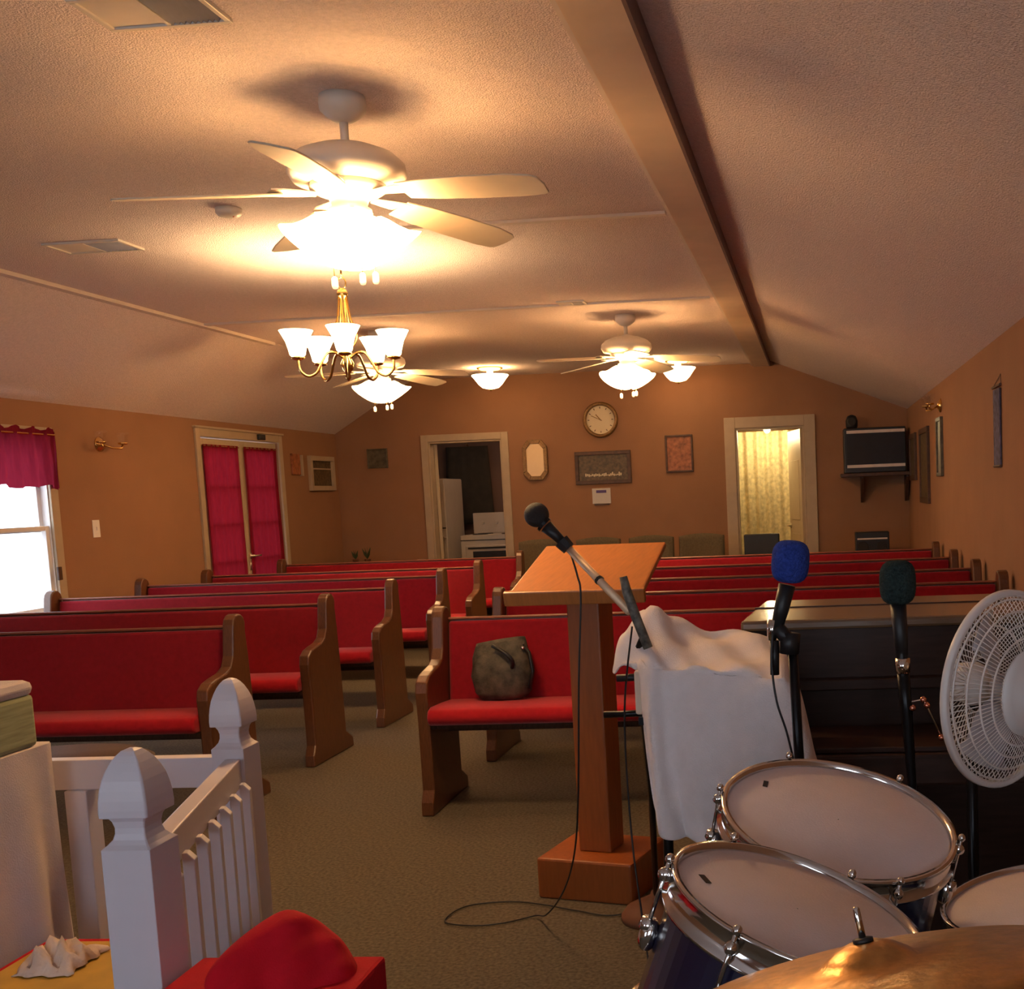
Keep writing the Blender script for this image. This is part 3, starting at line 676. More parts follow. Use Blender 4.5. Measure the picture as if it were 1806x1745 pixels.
kl = bpy.data.lights.new('kitchen_fill','POINT'); kl.energy = 9; kl.color=(1,.62,.36); kl.shadow_soft_size=.1; klo = bpy.data.objects.new('kitchen_fill',kl); klo.location=(-3.4,13.0,2.3); C.objects.link(klo)  # added fill light without a fixture, brightens the kitchen
# ------------------------------------------------------------------ bathroom
t = thing('shower_curtain','cream patterned shower curtain hanging in the lit bathroom','shower curtain',(-.5,13.55,0))
rows=[]; n=70
for i in range(10):
    z=2.03-1.88*i/9; rows.append([(-.42+.83*j/n, .022*sin(j*.62+.2*sin(i)), z) for j in range(n+1)])
MB().grid(rows).obj('curtain_cloth','shower',t,smooth=True)
MB().tube([(-.80,0,2.05),(1.15,0,2.05)],.012).obj('curtain_rod','dframe',t)
t = thing('ceiling_bulb','bare lit bulb at the top of the bathroom doorway','ceiling light',(-.46,13.2,2.4))
MB().lathe([(.05,0),(.05,-.03),(.012,-.05),(.012,-.27),(.02,-.31)],16).obj('lamp_holder','stove',t,smooth=True)
MB().ball((0,0,-.36),.042,(1,1,1.2)).obj('bulb','bowl',t,smooth=True)
bl = bpy.data.lights.new('bathroom_lamp','POINT'); bl.energy = 22; bl.color=(1,.78,.42); bl.shadow_soft_size=.05; blo = bpy.data.objects.new('bathroom_lamp',bl); blo.location=(-.46,13.08,1.96); C.objects.link(blo)
t = thing('hanging_towel','dark towel hanging by the bathroom curtain edge','towel',(-.085,13.3,.75))
rows=[[(-.035+.012*sin(j*1.3)+.02*j/4, -.02+.01*j, .27-.30*i/5) for j in range(5)] for i in range(6)]
MB().grid(rows).obj('towel_cloth','black',t,solid=.012); MB().tube([(-.06,-.01,.40),(.30,.02,.42)],.006).obj('towel_bar','dframe',t)
# plant by the left back corner on a small table
t = thing('end_table','small brown end table against the back wall behind the left pews','table',(-4.80,11.75,0))
MB().box(-.20,.20,-.20,.20,.70,.73).obj('table_top','dframe',t)
for x in (-.17,.17):
    for y in (-.17,.17): MB().box(x-.015,x+.015,y-.015,y+.015,0,.70).obj('leg','dframe',t)
def plant(label,x,h):
    t = thing('potted_plant',label,'plant',(x,11.72,.73)); MB().lathe([(.02,0),(.03,.03),(.034,.05),(.03,.052)],14).obj('pot','terra',t)
    for k in range(7):
        a=k*2.4; R=Matrix.Rotation(a,4,'Z')@Matrix.Translation((0,0,.05))@Matrix.Rotation(radians(18+6*(k%3)),4,'Y')
        MB().prism([(-.002,0),(-.014,h*.4),(0,h),(.014,h*.4),(.002,0)],.002,R@Matrix.Rotation(pi/2,4,'X')).obj('leaf','plant',t)
plant('small dark green potted plant behind the left pews',-4.83,.10); plant('tiny brownish potted plant right of the green one',-4.70,.13)
t = thing('white_bowl','small white bowl by the kitchen doorway behind the last pew','bowl',(-4.13,11.75,.70)); MB().lathe([(.02,0),(.045,.02),(.055,.05),(.05,.05),(.03,.02)],18).obj('bowl_body','stove',t,smooth=True)
t = thing('plant_stand','slim stand carrying the white bowl','stand',(-4.13,11.75,0)); MB().lathe([(.10,0),(.10,.02),(.015,.03),(.015,.67),(.08,.68),(.08,.70)],18).obj('stand_body','dframe',t,smooth=True)

# ------------------------------------------------------------------ upright piano
t = thing('upright_piano','dark walnut spinet piano with a glossy top, right of the draped stand','piano',(.42,3.30,0))
px0,px1=-.60,.61
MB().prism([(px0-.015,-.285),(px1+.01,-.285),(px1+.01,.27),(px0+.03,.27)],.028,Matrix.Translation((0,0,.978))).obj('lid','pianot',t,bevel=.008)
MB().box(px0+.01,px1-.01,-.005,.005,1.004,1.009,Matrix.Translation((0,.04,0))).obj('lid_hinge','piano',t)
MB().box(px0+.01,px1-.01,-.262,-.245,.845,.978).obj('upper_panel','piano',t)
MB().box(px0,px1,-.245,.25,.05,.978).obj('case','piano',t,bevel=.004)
MB().box(px0+.01,px1-.01,-.30,-.245,.815,.845).obj('music_ledge','piano',t,bevel=.004)
MB().box(px0,px1,-.56,-.245,.62,.70).obj('key_bed','piano',t,bevel=.008)
MB().box(px0+.04,px1-.04,-.54,-.28,.70,.715).obj('fallboard','piano',t,bevel=.004)
for x in (px0,px1-.05): MB().box(x,x+.05,-.56,-.245,.70,.77).obj('cheek','piano',t,bevel=.01); MB().box(x,x+.05,-.54,-.48,.0,.62).obj('leg','piano',t,bevel=.004)
MB().box(-.10,-.04,-.33,-.25,.04,.055).obj('pedal','brass',t); MB().box(.02,.08,-.33,-.25,.04,.055).obj('pedal','brass',t)

# ------------------------------------------------------------------ draped stand (boxy case on a stand under a white cloth)
t = thing('equipment_stand','black folding stand with wing bolts under the white cloth','stand',(-.28,2.90,0))
for x,y in ((-.13,.02),(-.02,-.13),(.06,.08)): MB().tube([(x,y,.0),(x*.9,y*.9,.80)],.014).obj('leg','blackm',t,smooth=True)
MB().box(-.165,.09,-.12,.12,.78,.80).obj('tray','blackm',t)
MB().tube([(-.275,.0,.785),(-.12,.0,.788)],.009).obj('cross_rod','blackm',t,smooth=True)
MB().tube([(-.24,.02,.878),(-.17,.02,.880)],.010).lathe([(.028,0),(.028,.022)],14,Matrix.Translation((-.185,.02,.88)) @ Matrix.Rotation(pi/2,4,'Y')).obj('knob','black',t,smooth=True)
MB().tube([(-.235,.0,.915),(-.205,.0,.928),(-.17,.0,.925)],.007).obj('wing_bolt','chrome',t,smooth=True)
tag(MB().box(-.455,-.20,2.80,3.02,.802,.915).obj('wooden_case','beam',bevel=.006),'pale wooden case half hidden under the white cloth','case')
# cloth
rowsc = [
 # back edge (left -> right)
 [(-.515,2.93,.93),(-.50,2.95,.985),(-.465,2.98,1.035),(-.415,2.99,1.045),(-.36,3.00,1.015),(-.29,3.00,.985),(-.20,3.00,.982),(-.12,2.985,.975),(-.085,2.95,.93),(-.07,2.93,.80)],
 [(-.525,2.90,.905),(-.505,2.91,.965),(-.455,2.92,1.025),(-.405,2.93,1.042),(-.355,2.94,.995),(-.28,2.94,.968),(-.20,2.93,.965),(-.12,2.90,.958),(-.06,2.83,.92),(-.03,2.81,.74)],
 [(-.50,2.87,.90),(-.47,2.86,.945),(-.43,2.85,.985),(-.39,2.85,.985),(-.34,2.85,.955),(-.27,2.83,.950),(-.19,2.80,.945),(-.11,2.76,.940),(-.048,2.72,.90),(-.005,2.70,.70)],
 [(-.455,2.83,.93),(-.44,2.80,.930),(-.41,2.77,.935),(-.375,2.765,.928),(-.33,2.745,.928),(-.26,2.715,.927),(-.18,2.67,.925),(-.11,2.635,.923),(-.055,2.61,.90),(.01,2.63,.66)],
 [(-.445,2.82,.92),(-.435,2.79,.920),(-.405,2.755,.925),(-.37,2.752,.918),(-.325,2.728,.920),(-.257,2.698,.918),(-.178,2.653,.916),(-.108,2.618,.914),(-.052,2.60,.89),(.012,2.62,.65)],
 [(-.435,2.80,.885),(-.425,2.765,.885),(-.40,2.737,.890),(-.365,2.735,.885),(-.32,2.712,.885),(-.255,2.685,.885),(-.175,2.64,.885),(-.10,2.605,.885),(-.045,2.585,.85),(.02,2.59,.60)],
 [(-.43,2.79,.80),(-.42,2.745,.80),(-.395,2.715,.80),(-.36,2.72,.80),(-.315,2.695,.80),(-.25,2.68,.80),(-.17,2.625,.80),(-.095,2.605,.80),(-.035,2.57,.77),(.03,2.57,.57)],
 [(-.425,2.78,.68),(-.41,2.735,.68),(-.385,2.70,.68),(-.355,2.715,.68),(-.31,2.675,.68),(-.245,2.68,.68),(-.165,2.605,.68),(-.09,2.61,.68),(-.02,2.56,.67),(.04,2.56,.54)],
 [(-.42,2.77,.58),(-.40,2.73,.58),(-.375,2.69,.575),(-.345,2.71,.57),(-.30,2.67,.565),(-.24,2.685,.565),(-.16,2.60,.565),(-.08,2.61,.565),(-.01,2.56,.565),(.045,2.56,.52)],
 [(-.41,2.77,.535),(-.39,2.725,.53),(-.365,2.685,.525),(-.335,2.71,.522),(-.29,2.665,.52),(-.235,2.685,.52),(-.155,2.60,.52),(-.07,2.61,.52),(0,2.56,.52),(.05,2.56,.50)],
]
cols=[catm_(r_,6) for r_ in rowsc]
fine=[]
for j in range(len(cols[0])): fine.append(catm_([c_[j] for c_ in cols],6))
rowsF=[[fine[j][i] for j in range(len(fine))] for i in range(len(fine[0]))]
nI=len(rowsF); nJ=len(rowsF[0])
for i in range(nI):
    for j in range(nJ):
        p=rowsF[i][j].copy(); u=j/(nJ-1); v=i/(nI-1)
        if v>.40:
            k=(v-.40)/.60; p.y += k*(.014*sin(u*19+.8)+.008*sin(u*37+v*6))+.004*sin(v*17+u*9); p.x += .006*k*sin(u*23+v*8)
            p.z += -.012*k*k*sin(u*5)
        else:
            p.z += .007*sin(u*15+v*32)+.006*sin(u*31-v*21)*(1 if u>.3 else 1.6); p.y += .006*sin(u*21+v*15)
        if u>.86 and v<.40: p.z -= .01
        rowsF[i][j]=p
o = MB().grid(rowsF).obj('draped_cloth','towel',smooth=True,solid=.004); tag(o,'white cloth draped over the boxy case beside the lectern','cloth')
o.modifiers['solid'].offset = 1

# ------------------------------------------------------------------ microphones and stands
def foam(t,c,r,sc,m,tilt=0):
    m_ = MB().ball((0,0,0),1,(1,1,1),28)
    for v in m_.bm.verts:
        c_ = v.co; p=3.2; k=(abs(c_.x)**2+abs(c_.y)**2)**.5; q=(k**p+abs(c_.z)**p)**(1/p); v.co = Vector((c_.x*r*sc[0],c_.y*r*sc[1],c_.z*r*sc[2]))/q
    o = m_.obj('foam_windscreen',m,t,smooth=True); o.location=c; o.rotation_euler=(0,tilt,0); return o
# boom microphone by the lectern
t = thing('boom_microphone_stand','boom microphone stand with a pale tube arm reaching over the lectern','microphone stand',(-.55,2.97,0))
P0=Vector((-.55,2.97,0))
def L(*p): return tuple(Vector(p)-P0)
MB().lathe([(.115,0),(.115,.015),(.10,.035),(.05,.06),(.02,.075),(.015,.09)],28,Matrix.Translation((.02,.53,0))).obj('round_base','terra',t,smooth=True)
MB().tube([(.02,.53,.07),L(-.47,3.10,.55),L(-.46,2.90,.95),L(-.425,2.79,1.0)],.010).obj('pole','blackm',t,smooth=True)
MB().tube([L(-.468,2.79,1.155),L(-.460,2.79,1.115),L(-.440,2.79,1.05),L(-.412,2.78,.975)],[.010,.0125,.0125,.012]).obj('arm_clutch','grey',t,smooth=True)
MB().tube([L(-.458,2.80,1.065),L(-.638,2.95,1.225)],.0105).obj('boom_tube','gold',t,smooth=True)
MB().tube([L(-.541,2.87,1.139),L(-.547,2.875,1.144)],.0125).obj('tube_joint','black',t)
MB().tube([L(-.636,2.95,1.222),L(-.655,2.95,1.243)],[.018,.021]).obj('microphone_clip','black',t)
tm = thing('microphone','black handheld microphone clipped to the boom above the lectern','microphone',(-.643,2.95,1.231))
MB().tube([(0,0,0),(-.028,0,.030),(-.050,0,.052)],[.011,.014,.018],14).obj('body','black',tm,smooth=True)
MB().ball((-.074,0,.083),.033,(1,1,1),20).obj('grille_head','grille',tm,smooth=True)
MB().tube([(-.052,0,.054),(-.058,0,.060)],.022,14).obj('collar','blackm',tm)
# cable from that mic
def catm(pts,n=8):
    out=[]; P=[Vector(p) for p in pts]; P=[P[0]]+P+[P[-1]]
    for i in range(1,len(P)-2):
        for k in range(n):
            s_=k/n; a,b2,c_,d_=P[i-1],P[i],P[i+1],P[i+2]
            out.append(.5*((2*b2)+(-a+c_)*s_+(2*a-5*b2+4*c_-d_)*s_*s_+(-a+3*b2-3*c_+d_)*s_**3))
    out.append(P[-2]); return out
cb = catm([(-.632,2.945,1.215),(-.618,2.955,1.15),(-.613,2.96,1.09),(-.632,2.97,.867),(-.657,3.0,.548),(-.690,3.06,.360),(-.76,3.2,.20),(-.86,3.38,.06),(-.93,3.50,.010),(-1.02,3.45,.006),(-1.12,3.43,.006),(-1.22,3.47,.006),(-1.19,3.60,.006),(-1.05,3.64,.006),(-.92,3.60,.008),(-.80,3.55,.006),(-.66,3.51,.006),(-.50,3.66,.006)])
tag(MB().tube(cb,.0027,6).obj('microphone_cable','black',smooth=True),'thin black microphone cable looping on the carpet in front of the lectern','cable')
cb = catm([(-.45,2.78,1.03),(-.49,2.84,.8),(-.49,2.85,.5),(-.46,2.78,.28),(-.42,2.68,.10),(-.37,2.58,.012),(-.33,2.45,.006),(-.25,2.2,.006)])
tag(MB().tube(cb,.0027,6).obj('microphone_cable','black',smooth=True),'black cable hanging straight down right of the lectern post','cable')
# blue foam microphone
t = thing('microphone_stand','black stand of the blue foam microphone in front of the cloth','microphone stand',(-.035,2.45,0))
MB().tube([(0,0,.02),(-.005,0,.75),(-.012,0,1.03)],.011).obj('pole','blackm',t,smooth=True)
MB().lathe([(.12,0),(.12,.012),(.03,.03),(.012,.04)],28).obj('round_base','blackm',t,smooth=True)
MB().tube([(-.015,0,1.045),(-.02,0,1.0)],.022).tube([(-.045,-.005,1.06),(-.012,0,1.02)],.016).tube([(-.052,-.005,.955),(-.05,-.005,1.03)],.010).obj('clip_joint','black',t,smooth=True)
MB().tube([(-.052,0,1.075),(-.056,0,1.03)],[.0135,.010]).obj('chrome_sleeve','chrome',t,smooth=True)
tm = thing('microphone','black microphone under a bright blue foam windscreen','microphone',(-.081,2.45,1.05))
MB().tube([(0,0,0),(.014,0,.05),(.027,0,.10)],[.013,.017,.019],14).obj('body','black',tm,smooth=True)
foam(tm,(.036,0,.150),.041,(1,1,1.13),'foamb',.1)
cb = catm([(-.088,2.44,1.05),(-.092,2.43,.98),(-.084,2.42,.90),(-.062,2.42,.82),(-.045,2.425,.70),(-.03,2.42,.4),(.0,2.38,.03),(.1,2.3,.006)])
tag(MB().tube(cb,.0027,6).obj('microphone_cable','black',smooth=True),'black cable hanging beside the blue foam microphone stand','cable')
# dark foam microphone
t = thing('microphone_stand','black stand of the dark foam microphone in front of the piano','microphone stand',(.212,2.50,0))
MB().tube([(0,0,.02),(-.004,0,.70),(-.012,0,.86),(-.018,0,.95)],[.010,.010,.013,.014]).obj('pole','blackm',t,smooth=True)
MB().lathe([(.055,0),(.055,.012),(.03,.03),(.012,.04)],28).obj('round_base','blackm',t,smooth=True)
MB().tube([(-.018,0,.942),(-.018,0,.975)],.0165,16).obj('chrome_collar','chrome',t,smooth=True)
lv = MB().tube([(.025,0,.88),(.032,0,.868),(.063,0,.796)],.0022).obj('adjusting_lever','chrome',t,smooth=True)
for q in ((.0,-.015,.866),(.025,0,.881),(.033,0,.868),(.063,0,.795)): MB().ball(q,.0075).obj('lever_ball','copper',lv,smooth=True)
MB().tube([(-.01,0,.875),(.025,0,.881)],.002).obj('lever_pin','chrome',t)
tm = thing('microphone','black microphone under a dark green-grey foam windscreen','microphone',(.193,2.50,.975))
MB().tube([(0,0,0),(-.002,0,.05),(-.006,0,.12)],[.013,.016,.018],14).obj('body','black',tm,smooth=True)
foam(tm,(-.006,0,.168),.040,(1,1,1.22),'foamg')

# ------------------------------------------------------------------ drums
def drum(name,label,c,n,R,depth,lugs,badge,phase=0):
    mt = align(n,c); t = thing(name,label,'drum',c); inv = Matrix.Translation(-Vector(c)); A = inv @ mt
    MB().lathe([(R*.975,-.012),(R*.975,-depth)],56,A).obj('shell','shell',t,smooth=False)
    MB().lathe([(.001,0),(R*.96,0),(R*.985,-.003),(R*.985,-.02)],56,A,caps=False).obj('drum_head','head',t,smooth=True)
    MB().lathe([(R*1.0,-.030),(R*1.045,-.030),(R*1.045,-.026),(R*1.015,-.022),(R*1.012,.001),(R*1.035,.004),(R*1.035,.008),(R*.985,.008),(R*.985,-.004),(R*.99,-.030)],64,A,caps=False).obj('rim_hoop','chrome',t,smooth=True)
    MB().lathe([(R*1.0,-depth+.02),(R*1.04,-depth+.02),(R*1.02,-depth-.01),(R*.99,-depth-.012)],64,A,caps=False).obj('rim_hoop','chrome',t,smooth=True)
    for k in range(lugs):
        a = phase+2*pi*k/lugs; B = A @ Matrix.Rotation(a,4,'Z')
        l = MB().tube([(R*1.03,0,-.085),(R*1.06,0,-.075),(R*1.06,0,-.065)],[.004,.012,.009]).ball((R*1.03,0,-.085),.016,(.8,.9,1.3)).obj('lug','chrome',t,smooth=True)
        l.matrix_local = B
        r_ = MB().tube([(R*1.06,0,-.07),(R*1.06,0,.012)],.003,6).ball((R*1.06,0,.012),.006,(1,1,1.1),10).ball((R*1.055,0,-.008),.009,(1.1,.9,1.0),10).obj('tension_rod','chrome',l,smooth=True)
    bl_ = mt.inverted() @ Vector(badge); B = A @ Matrix.Translation((bl_.x,bl_.y,0)) @ Matrix.Rotation(math.atan2(bl_.y,bl_.x)+.5,4,'Z')
    o = MB().box(-.004,.004,-.010,.010,.0006,.0012).obj('head_print','black',t); o.matrix_local = B
    return t
drum('tom_drum','farther tom drum with a pale coated head, navy shell and chrome hoop',(.029,1.719,.846),(.205,-.208,.956),.178,.20,6,(-.085,1.788,.885),radians(12))
drum('tom_drum','nearer left tom drum, partly hidden by the cymbal',(-.029,1.292,.867),(.35,-.02,.936),.152,.20,6,(-.136,1.283,.907),radians(-22))
drum('floor_tom','floor tom at the right edge under the pedestal fan',(.375,1.802,.676),(-.123,.01,.992),.178,.36,6,(.45,1.90,.68),radians(5))
t = thing('bass_drum','navy bass drum on the floor under the two tom drums','drum',(.02,1.62,.22))
mt = Matrix.Rotation(-pi/2,4,'X')
MB().lathe([(.20,-.15),(.20,.15)],48,mt).obj('shell','shell',t,smooth=False)
for s_ in (-1,1): MB().lathe([(.20,s_*.15),(.215,s_*.15),(.215,s_*.18),(.20,s_*.18)],48,mt,caps=False).obj('hoop','shell',t); MB().lathe([(.001,s_*.155),(.20,s_*.155)],48,mt,caps=False).obj('drum_head','head',t)
for s_ in (-1,1): MB().tube([(s_*.17,.10,-.05),(s_*.27,.14,-.22)],.008).obj('spur','chrome',t)
MB().tube([(.0,0,.20),(.0,.05,.44),(.02,.08,.50)],.012).tube([(.0,0,.40),(-.10,-.22,.48)],.010).obj('tom_mount','chrome',t,smooth=True)
# cymbal
cn = (-.19,.217,.957); cc=(.04,.942,.939); A = Matrix.Translation((-cc[0],-cc[1],-cc[2])) @ align(cn,cc)
t = thing('cymbal','large bronze cymbal at the bottom right, bolt through its bell','cymbal',cc)
pr=[(.005,.030),(.014,.030),(.026,.026),(.037,.019),(.044,.014),(.08,.0115),(.12,.008),(.155,.003),(.181,-.002),(.180,-.004),(.12,.006),(.044,.012),(.024,.023),(.005,.027)]
MB().lathe(pr,96,A,caps=False).obj('cymbal_plate','cym',t,smooth=True)
MB().lathe([(.009,.030),(.009,.033),(.005,.034)],20,A).obj('felt_washer','black',t,smooth=True)
MB().lathe([(.0032,.03),(.0032,.058),(.002,.060)],14,A).obj('bolt','chrome',t,smooth=True)
t = thing('cymbal_stand','chrome stand carrying the bronze cymbal','cymbal stand',(.12,.82,0))
MB().tube([(0,0,.3),(0,0,.62),(-.06,.10,.85),(-.078,.119,.925)],.007).obj('pole','chrome',t,smooth=True)
for k in range(3):
    a=2*pi*k/3+.5; MB().tube([(0,0,.32),(.22*cos(a),.22*sin(a),.01)],.008).obj('leg','chrome',t,smooth=True)

# ------------------------------------------------------------------ pedestal fan
FC=(.417,2.508-.12,.905); FR=.2
FC=(.397,2.389,.921)
fn=Vector((.705,-.707,-.03)).normalized()
t = thing('pedestal_fan','white pedestal fan turned away to the right at the frame edge','fan',(.41,2.42,0))
A = Matrix.Translation((-.41,-2.42,0)) @ align(fn,FC)
def cage(r0,R,sgn,dep,spokes,rings):
    m=MB(); prof=lambda q: dep*(1-(q/R)**2.2)
    for rr in rings:
        pts=[(rr*cos(2*pi*k/56),rr*sin(2*pi*k/56),sgn*(prof(rr)+.004)) for k in range(56)]
        m.tube(pts,.0022 if rr<R*.98 else .006,6,closed=True)
    for k in range(spokes):
        a=2*pi*k/spokes; pts=[]
        for q in range(6):
            rr=r0+(R-r0)*q/5; aa=a+.35*(rr/R)*sgn*0.3; pts.append((rr*cos(aa),rr*sin(aa),sgn*(prof(rr)+.004)))
        m.tube(pts,.0012,4)
    for v in m.bm.verts: v.co = A @ v.co
    return m
m = cage(.088,.2,1,.062,100,[.2,.190,.165,.138,.112,.088]); o = m.obj('front_grille','grilw',t,smooth=True); o['kind']='stuff'
m = cage(.06,.2,-1,.060,72,[.2,.13,.06]); o = m.obj('rear_grille','grilw',t,smooth=True); o['kind']='stuff'
MB().lathe([(.203,-.010),(.209,-.006),(.209,.006),(.203,.010),(.199,.006),(.199,-.006)],64,A,caps=False).obj('grille_band','grilw',t,smooth=True)
MB().lathe([(.088,.052),(.088,.058),(.070,.066),(.045,.070),(.040,.076),(.012,.078)],32,A).obj('grille_centre_cap','grilw',t,smooth=True)
for k in range(3):
    m=MB(); rows=[]
    for q in range(7):
        rr=.03+.14*q/6; wv=.45+.12*sin(q); rows.append([(rr*cos(2*pi*k/3+wv*(j/6-.5)*2.0),rr*sin(2*pi*k/3+wv*(j/6-.5)*2.0),.018*(j/6-.5)*2) for j in range(7)])
    m.grid(rows)
    for v in m.bm.verts: v.co = A @ v.co
    m.obj('fan_blade','bladeg',t,smooth=True,solid=.003)
MB().lathe([(.03,-.02),(.035,.02),(.02,.03)],20,A).obj('hub','bladeg',t,smooth=True)
MB().lathe([(.040,-.055),(.048,-.08),(.042,-.115),(.02,-.125)],28,A).obj('motor_housing','grilw',t,smooth=True)
pb = A @ Vector((0,0,-.09))
MB().tube([(pb.x,pb.y,pb.z),(pb.x,pb.y,.45),(pb.x,pb.y,.04)],[.012,.012,.014],16).obj('pole','blackm',t,smooth=True)
MB().lathe([(.07,0),(.07,.012),(.05,.03),(.025,.045)],36,Matrix.Translation((pb.x,pb.y,0))).obj('round_base','blackm',t,smooth=True)

# ------------------------------------------------------------------ white railing
t = thing('railing','white vinyl altar railing with acorn-topped square posts','railing',(-1.265,1.965,0))
P0=Vector((-1.265,1.965,0))
def post(x,y,hw,zs,zt,full=True):
    m=MB(); m.box(x-hw,x+hw,y-hw,y+hw,0,zs)
    if full:
        # square sections swept up: neck, then gothic acorn
        H=zt-zs
        sec=[(hw,0),(hw*.84,.035*H),(hw*.70,.08*H),(hw*.63,.14*H),(hw*.62,.20*H),(hw*.68,.27*H),(hw*.78,.315*H),(hw*1.0,.325*H),(hw*1.01,.40*H),(hw*.99,.50*H),(hw*.94,.60*H),(hw*.86,.70*H),(hw*.74,.79*H),(hw*.60,.87*H),(hw*.44,.935*H),(hw*.28,.98*H),(hw*.10,1.0*H)]
        rings=[]
        for h,z in sec:
            c_=h*.93
            rings.append([m.bm.verts.new((x+a,y+b2,zs+z)) for a,b2 in ((-h,-c_),(-c_,-h),(c_,-h),(h,-c_),(h,c_),(c_,h),(-c_,h),(-h,c_))])
        for a,b2 in zip(rings,rings[1:]):
            for k in range(8): m.bm.faces.new((a[k],a[(k+1)%8],b2[(k+1)%8],b2[k]))
        m.bm.faces.new(rings[-1])
    for v in m.bm.verts: v.co -= P0
    return m
PA=(-1.263,1.967); PBp=(-1.505,2.785)
post(*PA,.047,.75,.930).obj('newel_post','white',t,bevel=.002)
post(*PBp,.043,.75,.928).obj('newel_post','white',t,bevel=.002)
# rail between posts
dv=Vector((PBp[0]-PA[0],PBp[1]-PA[1],0)); Lr=dv.length; ang=math.atan2(dv.y,dv.x)
RM=Matrix.Translation(Vector((PA[0],PA[1],0))-P0) @ Matrix.Rotation(ang,4,'Z')
MB().box(.045,Lr-.04,-.020,.020,.655,.725,RM).obj('top_rail','white',t,bevel=.003)
MB().box(.045,Lr-.04,-.016,.016,.08,.13,RM).obj('bottom_rail','white',t,bevel=.003)
for k in range(7):
    x=.085+ (Lr-.17)*k/6
    m=MB(); m.prism([(0,.03),(.024,.03),(.024,.652),(.010,.668),(0,.668)],.026,RM @ Matrix.Translation((x-.013,-.021,0)) @ Matrix(((0,0,1,0),(-1,0,0,0),(0,1,0,0),(0,0,0,1))))
    m.obj('baluster','white',t,bevel=.002)
# left run
MB().box(-2.6-P0.x,PBp[0]-.043-P0.x,PBp[1]-.020-P0.y,PBp[1]+.020-P0.y,.645,.725).obj('top_rail','white',t,bevel=.003)
MB().box(-2.6-P0.x,PBp[0]-.043-P0.x,PBp[1]-.014-P0.y,PBp[1]+.014-P0.y,.08,.13).obj('bottom_rail','white',t,bevel=.003)
m=MB().box(-1.965,-1.905,PBp[1]-.03,PBp[1]+.03,0,.645)
for v in m.bm.verts: v.co -= P0
m.obj('rail_support','white',t,bevel=.003)

# ------------------------------------------------------------------ cloth-covered table at the left edge
t = thing('side_table','table hidden under the long white cloth at the left edge','table',(-2.35,2.10,0))
MB().box(-.43,.43,-.52,.52,.76,.79).obj('table_top','dframe',t)
for x in (-.39,.39):
    for y in (-.48,.48): MB().box(x-.025,x+.025,y-.025,y+.025,0,.76).obj('leg','dframe',t)
x1c,y1c=-1.905,2.645
def side_pt(s,i):   # s along perimeter from front-right(-Y) to back-right then along back
    z=.80-.74*i/12; fl=(i/12)*.055
    if s<=1.05:
        y=1.55+s*(y1c-1.55)/1.05; x=x1c; nx,ny=1,0
        if s>1.0: nx,ny=.8,.6
    else:
        y=y1c; x=x1c-(s-1.05); nx,ny=0,1
        if s<1.10: nx,ny=.6,.8
    wv=sin(s*23)*.6+sin(s*41+1)*.4
    o=fl*(.6+.6*wv)+ .012*wv*(i/12)**.5
    return (x+nx*o,y+ny*o,z)
n=110; rows=[[side_pt(1.95*j/n,i) for j in range(n+1)] for i in range(13)]
top=[[ (x1c-.9*a/8, 1.55+(y1c-1.55)*b2/8, .802) for b2 in range(9)] for a in range(9)]
m=MB().grid(rows); m.box(x1c-.88,x1c-.003,1.56,y1c-.003,.792,.803)
tag(m.obj('table_cloth','sheet',smooth=True),'long white cloth hanging in folds over the table at the left edge','cloth')
t = thing('fabric_box','sage green fabric box with a pale lid at the far left edge','box',(-2.02,2.50,.803))
MB().box(-.12,.115,-.10,.10,0,.13).obj('box_body','greenbox',t,bevel=.012); MB().box(-.122,.118,-.102,.102,.125,.165).obj('box_lid','sheet',t,bevel=.018)
# small round-edged wooden table behind the rail
t = thing('low_table','small dark wooden table behind the railing beside the white cloth','table',(-2.20,3.08,0))
MB().lathe([(.24,0),(.27,.01),(.27,.03),(.24,.045)],36,Matrix.Translation((0,0,.62)) @ Matrix.Diagonal((1,.7,1,1))).obj('table_top','woodd',t,smooth=True)
for x in (-.16,.14):
    for y in (-.09,.09): MB().box(x-.02,x+.02,y-.02,y+.02,0,.62).obj('leg','woodd',t)
tag(MB().box(-2.42,-2.29,3.02,3.12,.665,.670).obj('paper_sheet','stove'),'small sheet of pale paper on the dark table behind the railing','paper')
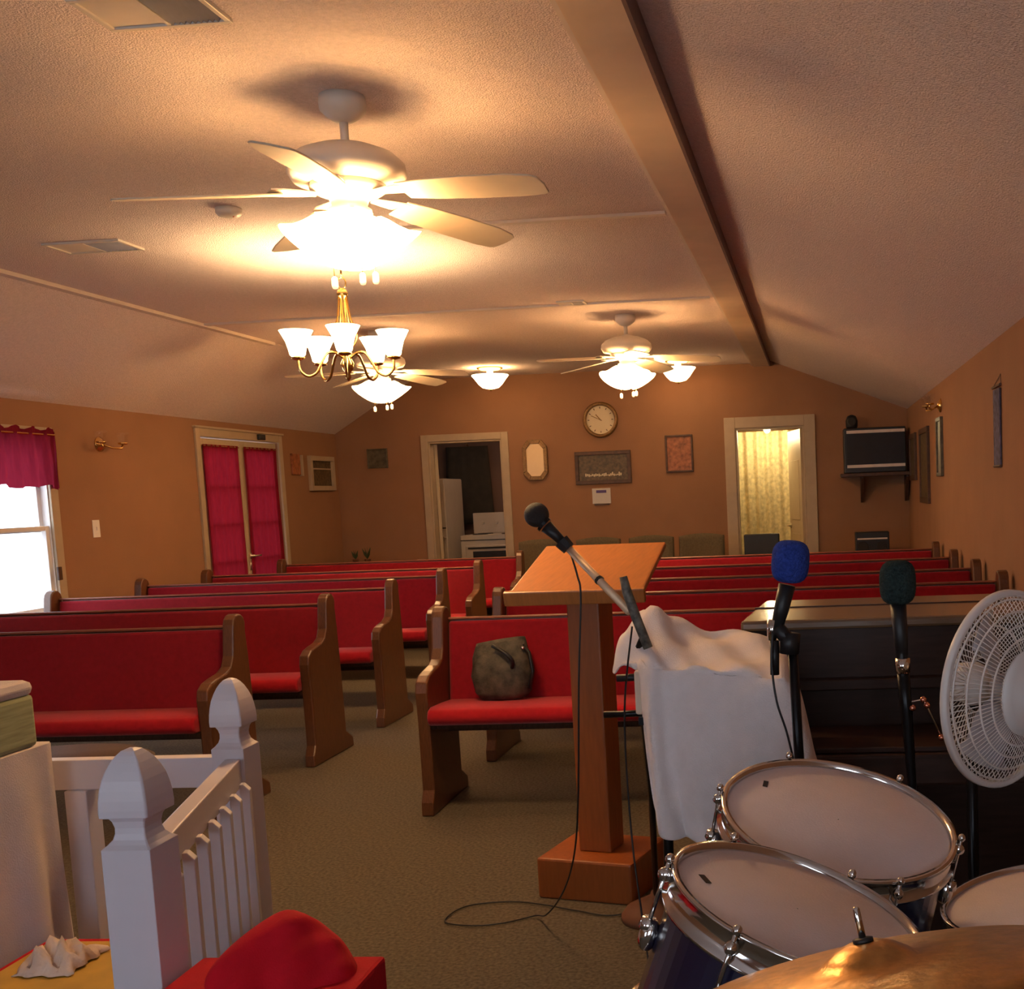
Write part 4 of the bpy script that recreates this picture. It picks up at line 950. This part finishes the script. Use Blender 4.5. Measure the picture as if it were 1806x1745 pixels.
# red cushioned stool with yellow folder and tissue
t = thing('red_stool','low red cushioned stool between the white cloth and the near railing post','stool',(-1.62,2.27,0))
MB().box(-.20,.22,-.26,.18,.31,.375).obj('seat_cushion','redb',t,bevel=.015)
for x in (-.17,.19):
    for y in (-.23,.15): MB().box(x-.02,x+.02,y-.02,y+.02,0,.31).obj('leg','woodd',t)
tag(MB().box(-1.76,-1.43,2.03,2.37,.376,.398).obj('yellow_folder','yellow',bevel=.006),'yellow folder lying on the low red stool','folder')
m=MB(); rows=[]
for i in range(13):
    rows.append([(-1.705+.125*j/12+.006*sin(i*1.7), 2.17+.14*i/12+.005*sin(j*1.3), .401+.050*abs(sin(i*.8+j*.55))*sin(pi*i/12)**.6*sin(pi*j/12)**.6+.010*(1+sin(j*1.9))*sin(i*.31)**2) for j in range(13)])
tag(m.grid(rows).obj('crumpled_tissue','tissue',smooth=True,solid=.003),'crumpled pinkish tissue on the yellow folder','tissue')
# red chair + pillow right of the railing
t = thing('red_chair','low red seat at the bottom of the frame right of the railing','chair',(-1.00,1.87,0))
MB().box(-.20,.165,-.30,.165,.43,.50).obj('seat_cushion','redb',t,bevel=.008)
MB().box(-.17,.14,-.27,.13,.38,.43).obj('seat_frame','woodd',t)
for x in (-.15,.12):
    for y in (-.25,.11): MB().box(x-.02,x+.02,y-.02,y+.02,0,.38).obj('leg','woodd',t)
m=MB(); n=26; rings=[]
def pill(u,v,s_):
    x=(u-.5); y=(v-.5); th=.055*max(0,(1-(2*x)**4))**.5*max(0,(1-(2*y)**4))**.5
    return x,y,th*s_
gv={}
for s_ in (1,-1):
    for i in range(n+1):
        for j in range(n+1):
            edge = i in (0,n) or j in (0,n)
            if edge and s_==-1: gv[(s_,i,j)]=gv[(1,i,j)]; continue
            x,y,z=pill(i/n,j/n,s_); k_=1-.10*(1-(2*x)**2)*(1 if abs(y)>.3 else 0)
            gv[(s_,i,j)]=m.bm.verts.new((x*.245*(1-.24*(4*x*y)**2),y*.245*(1-.24*(4*x*y)**2),1.15*z+.007*sin(x*14-y*9)*(1-abs(2*y))+.004*sin(y*23+x*6)))
    for i in range(n):
        for j in range(n): m.bm.faces.new((gv[(s_,i,j)],gv[(s_,i+1,j)],gv[(s_,i+1,j+1)],gv[(s_,i,j+1)]))
pm = Matrix.Translation((-.992,1.935,.488)) @ Matrix.Rotation(radians(20),4,'Z') @ Matrix.Rotation(radians(52),4,'X') @ Matrix.Rotation(radians(38),4,'Z')
for v in set(gv.values()): v.co = pm @ v.co
tag(m.obj('red_pillow','redb',smooth=True),'bright red pillow leaning on the red seat beside the railing','pillow')
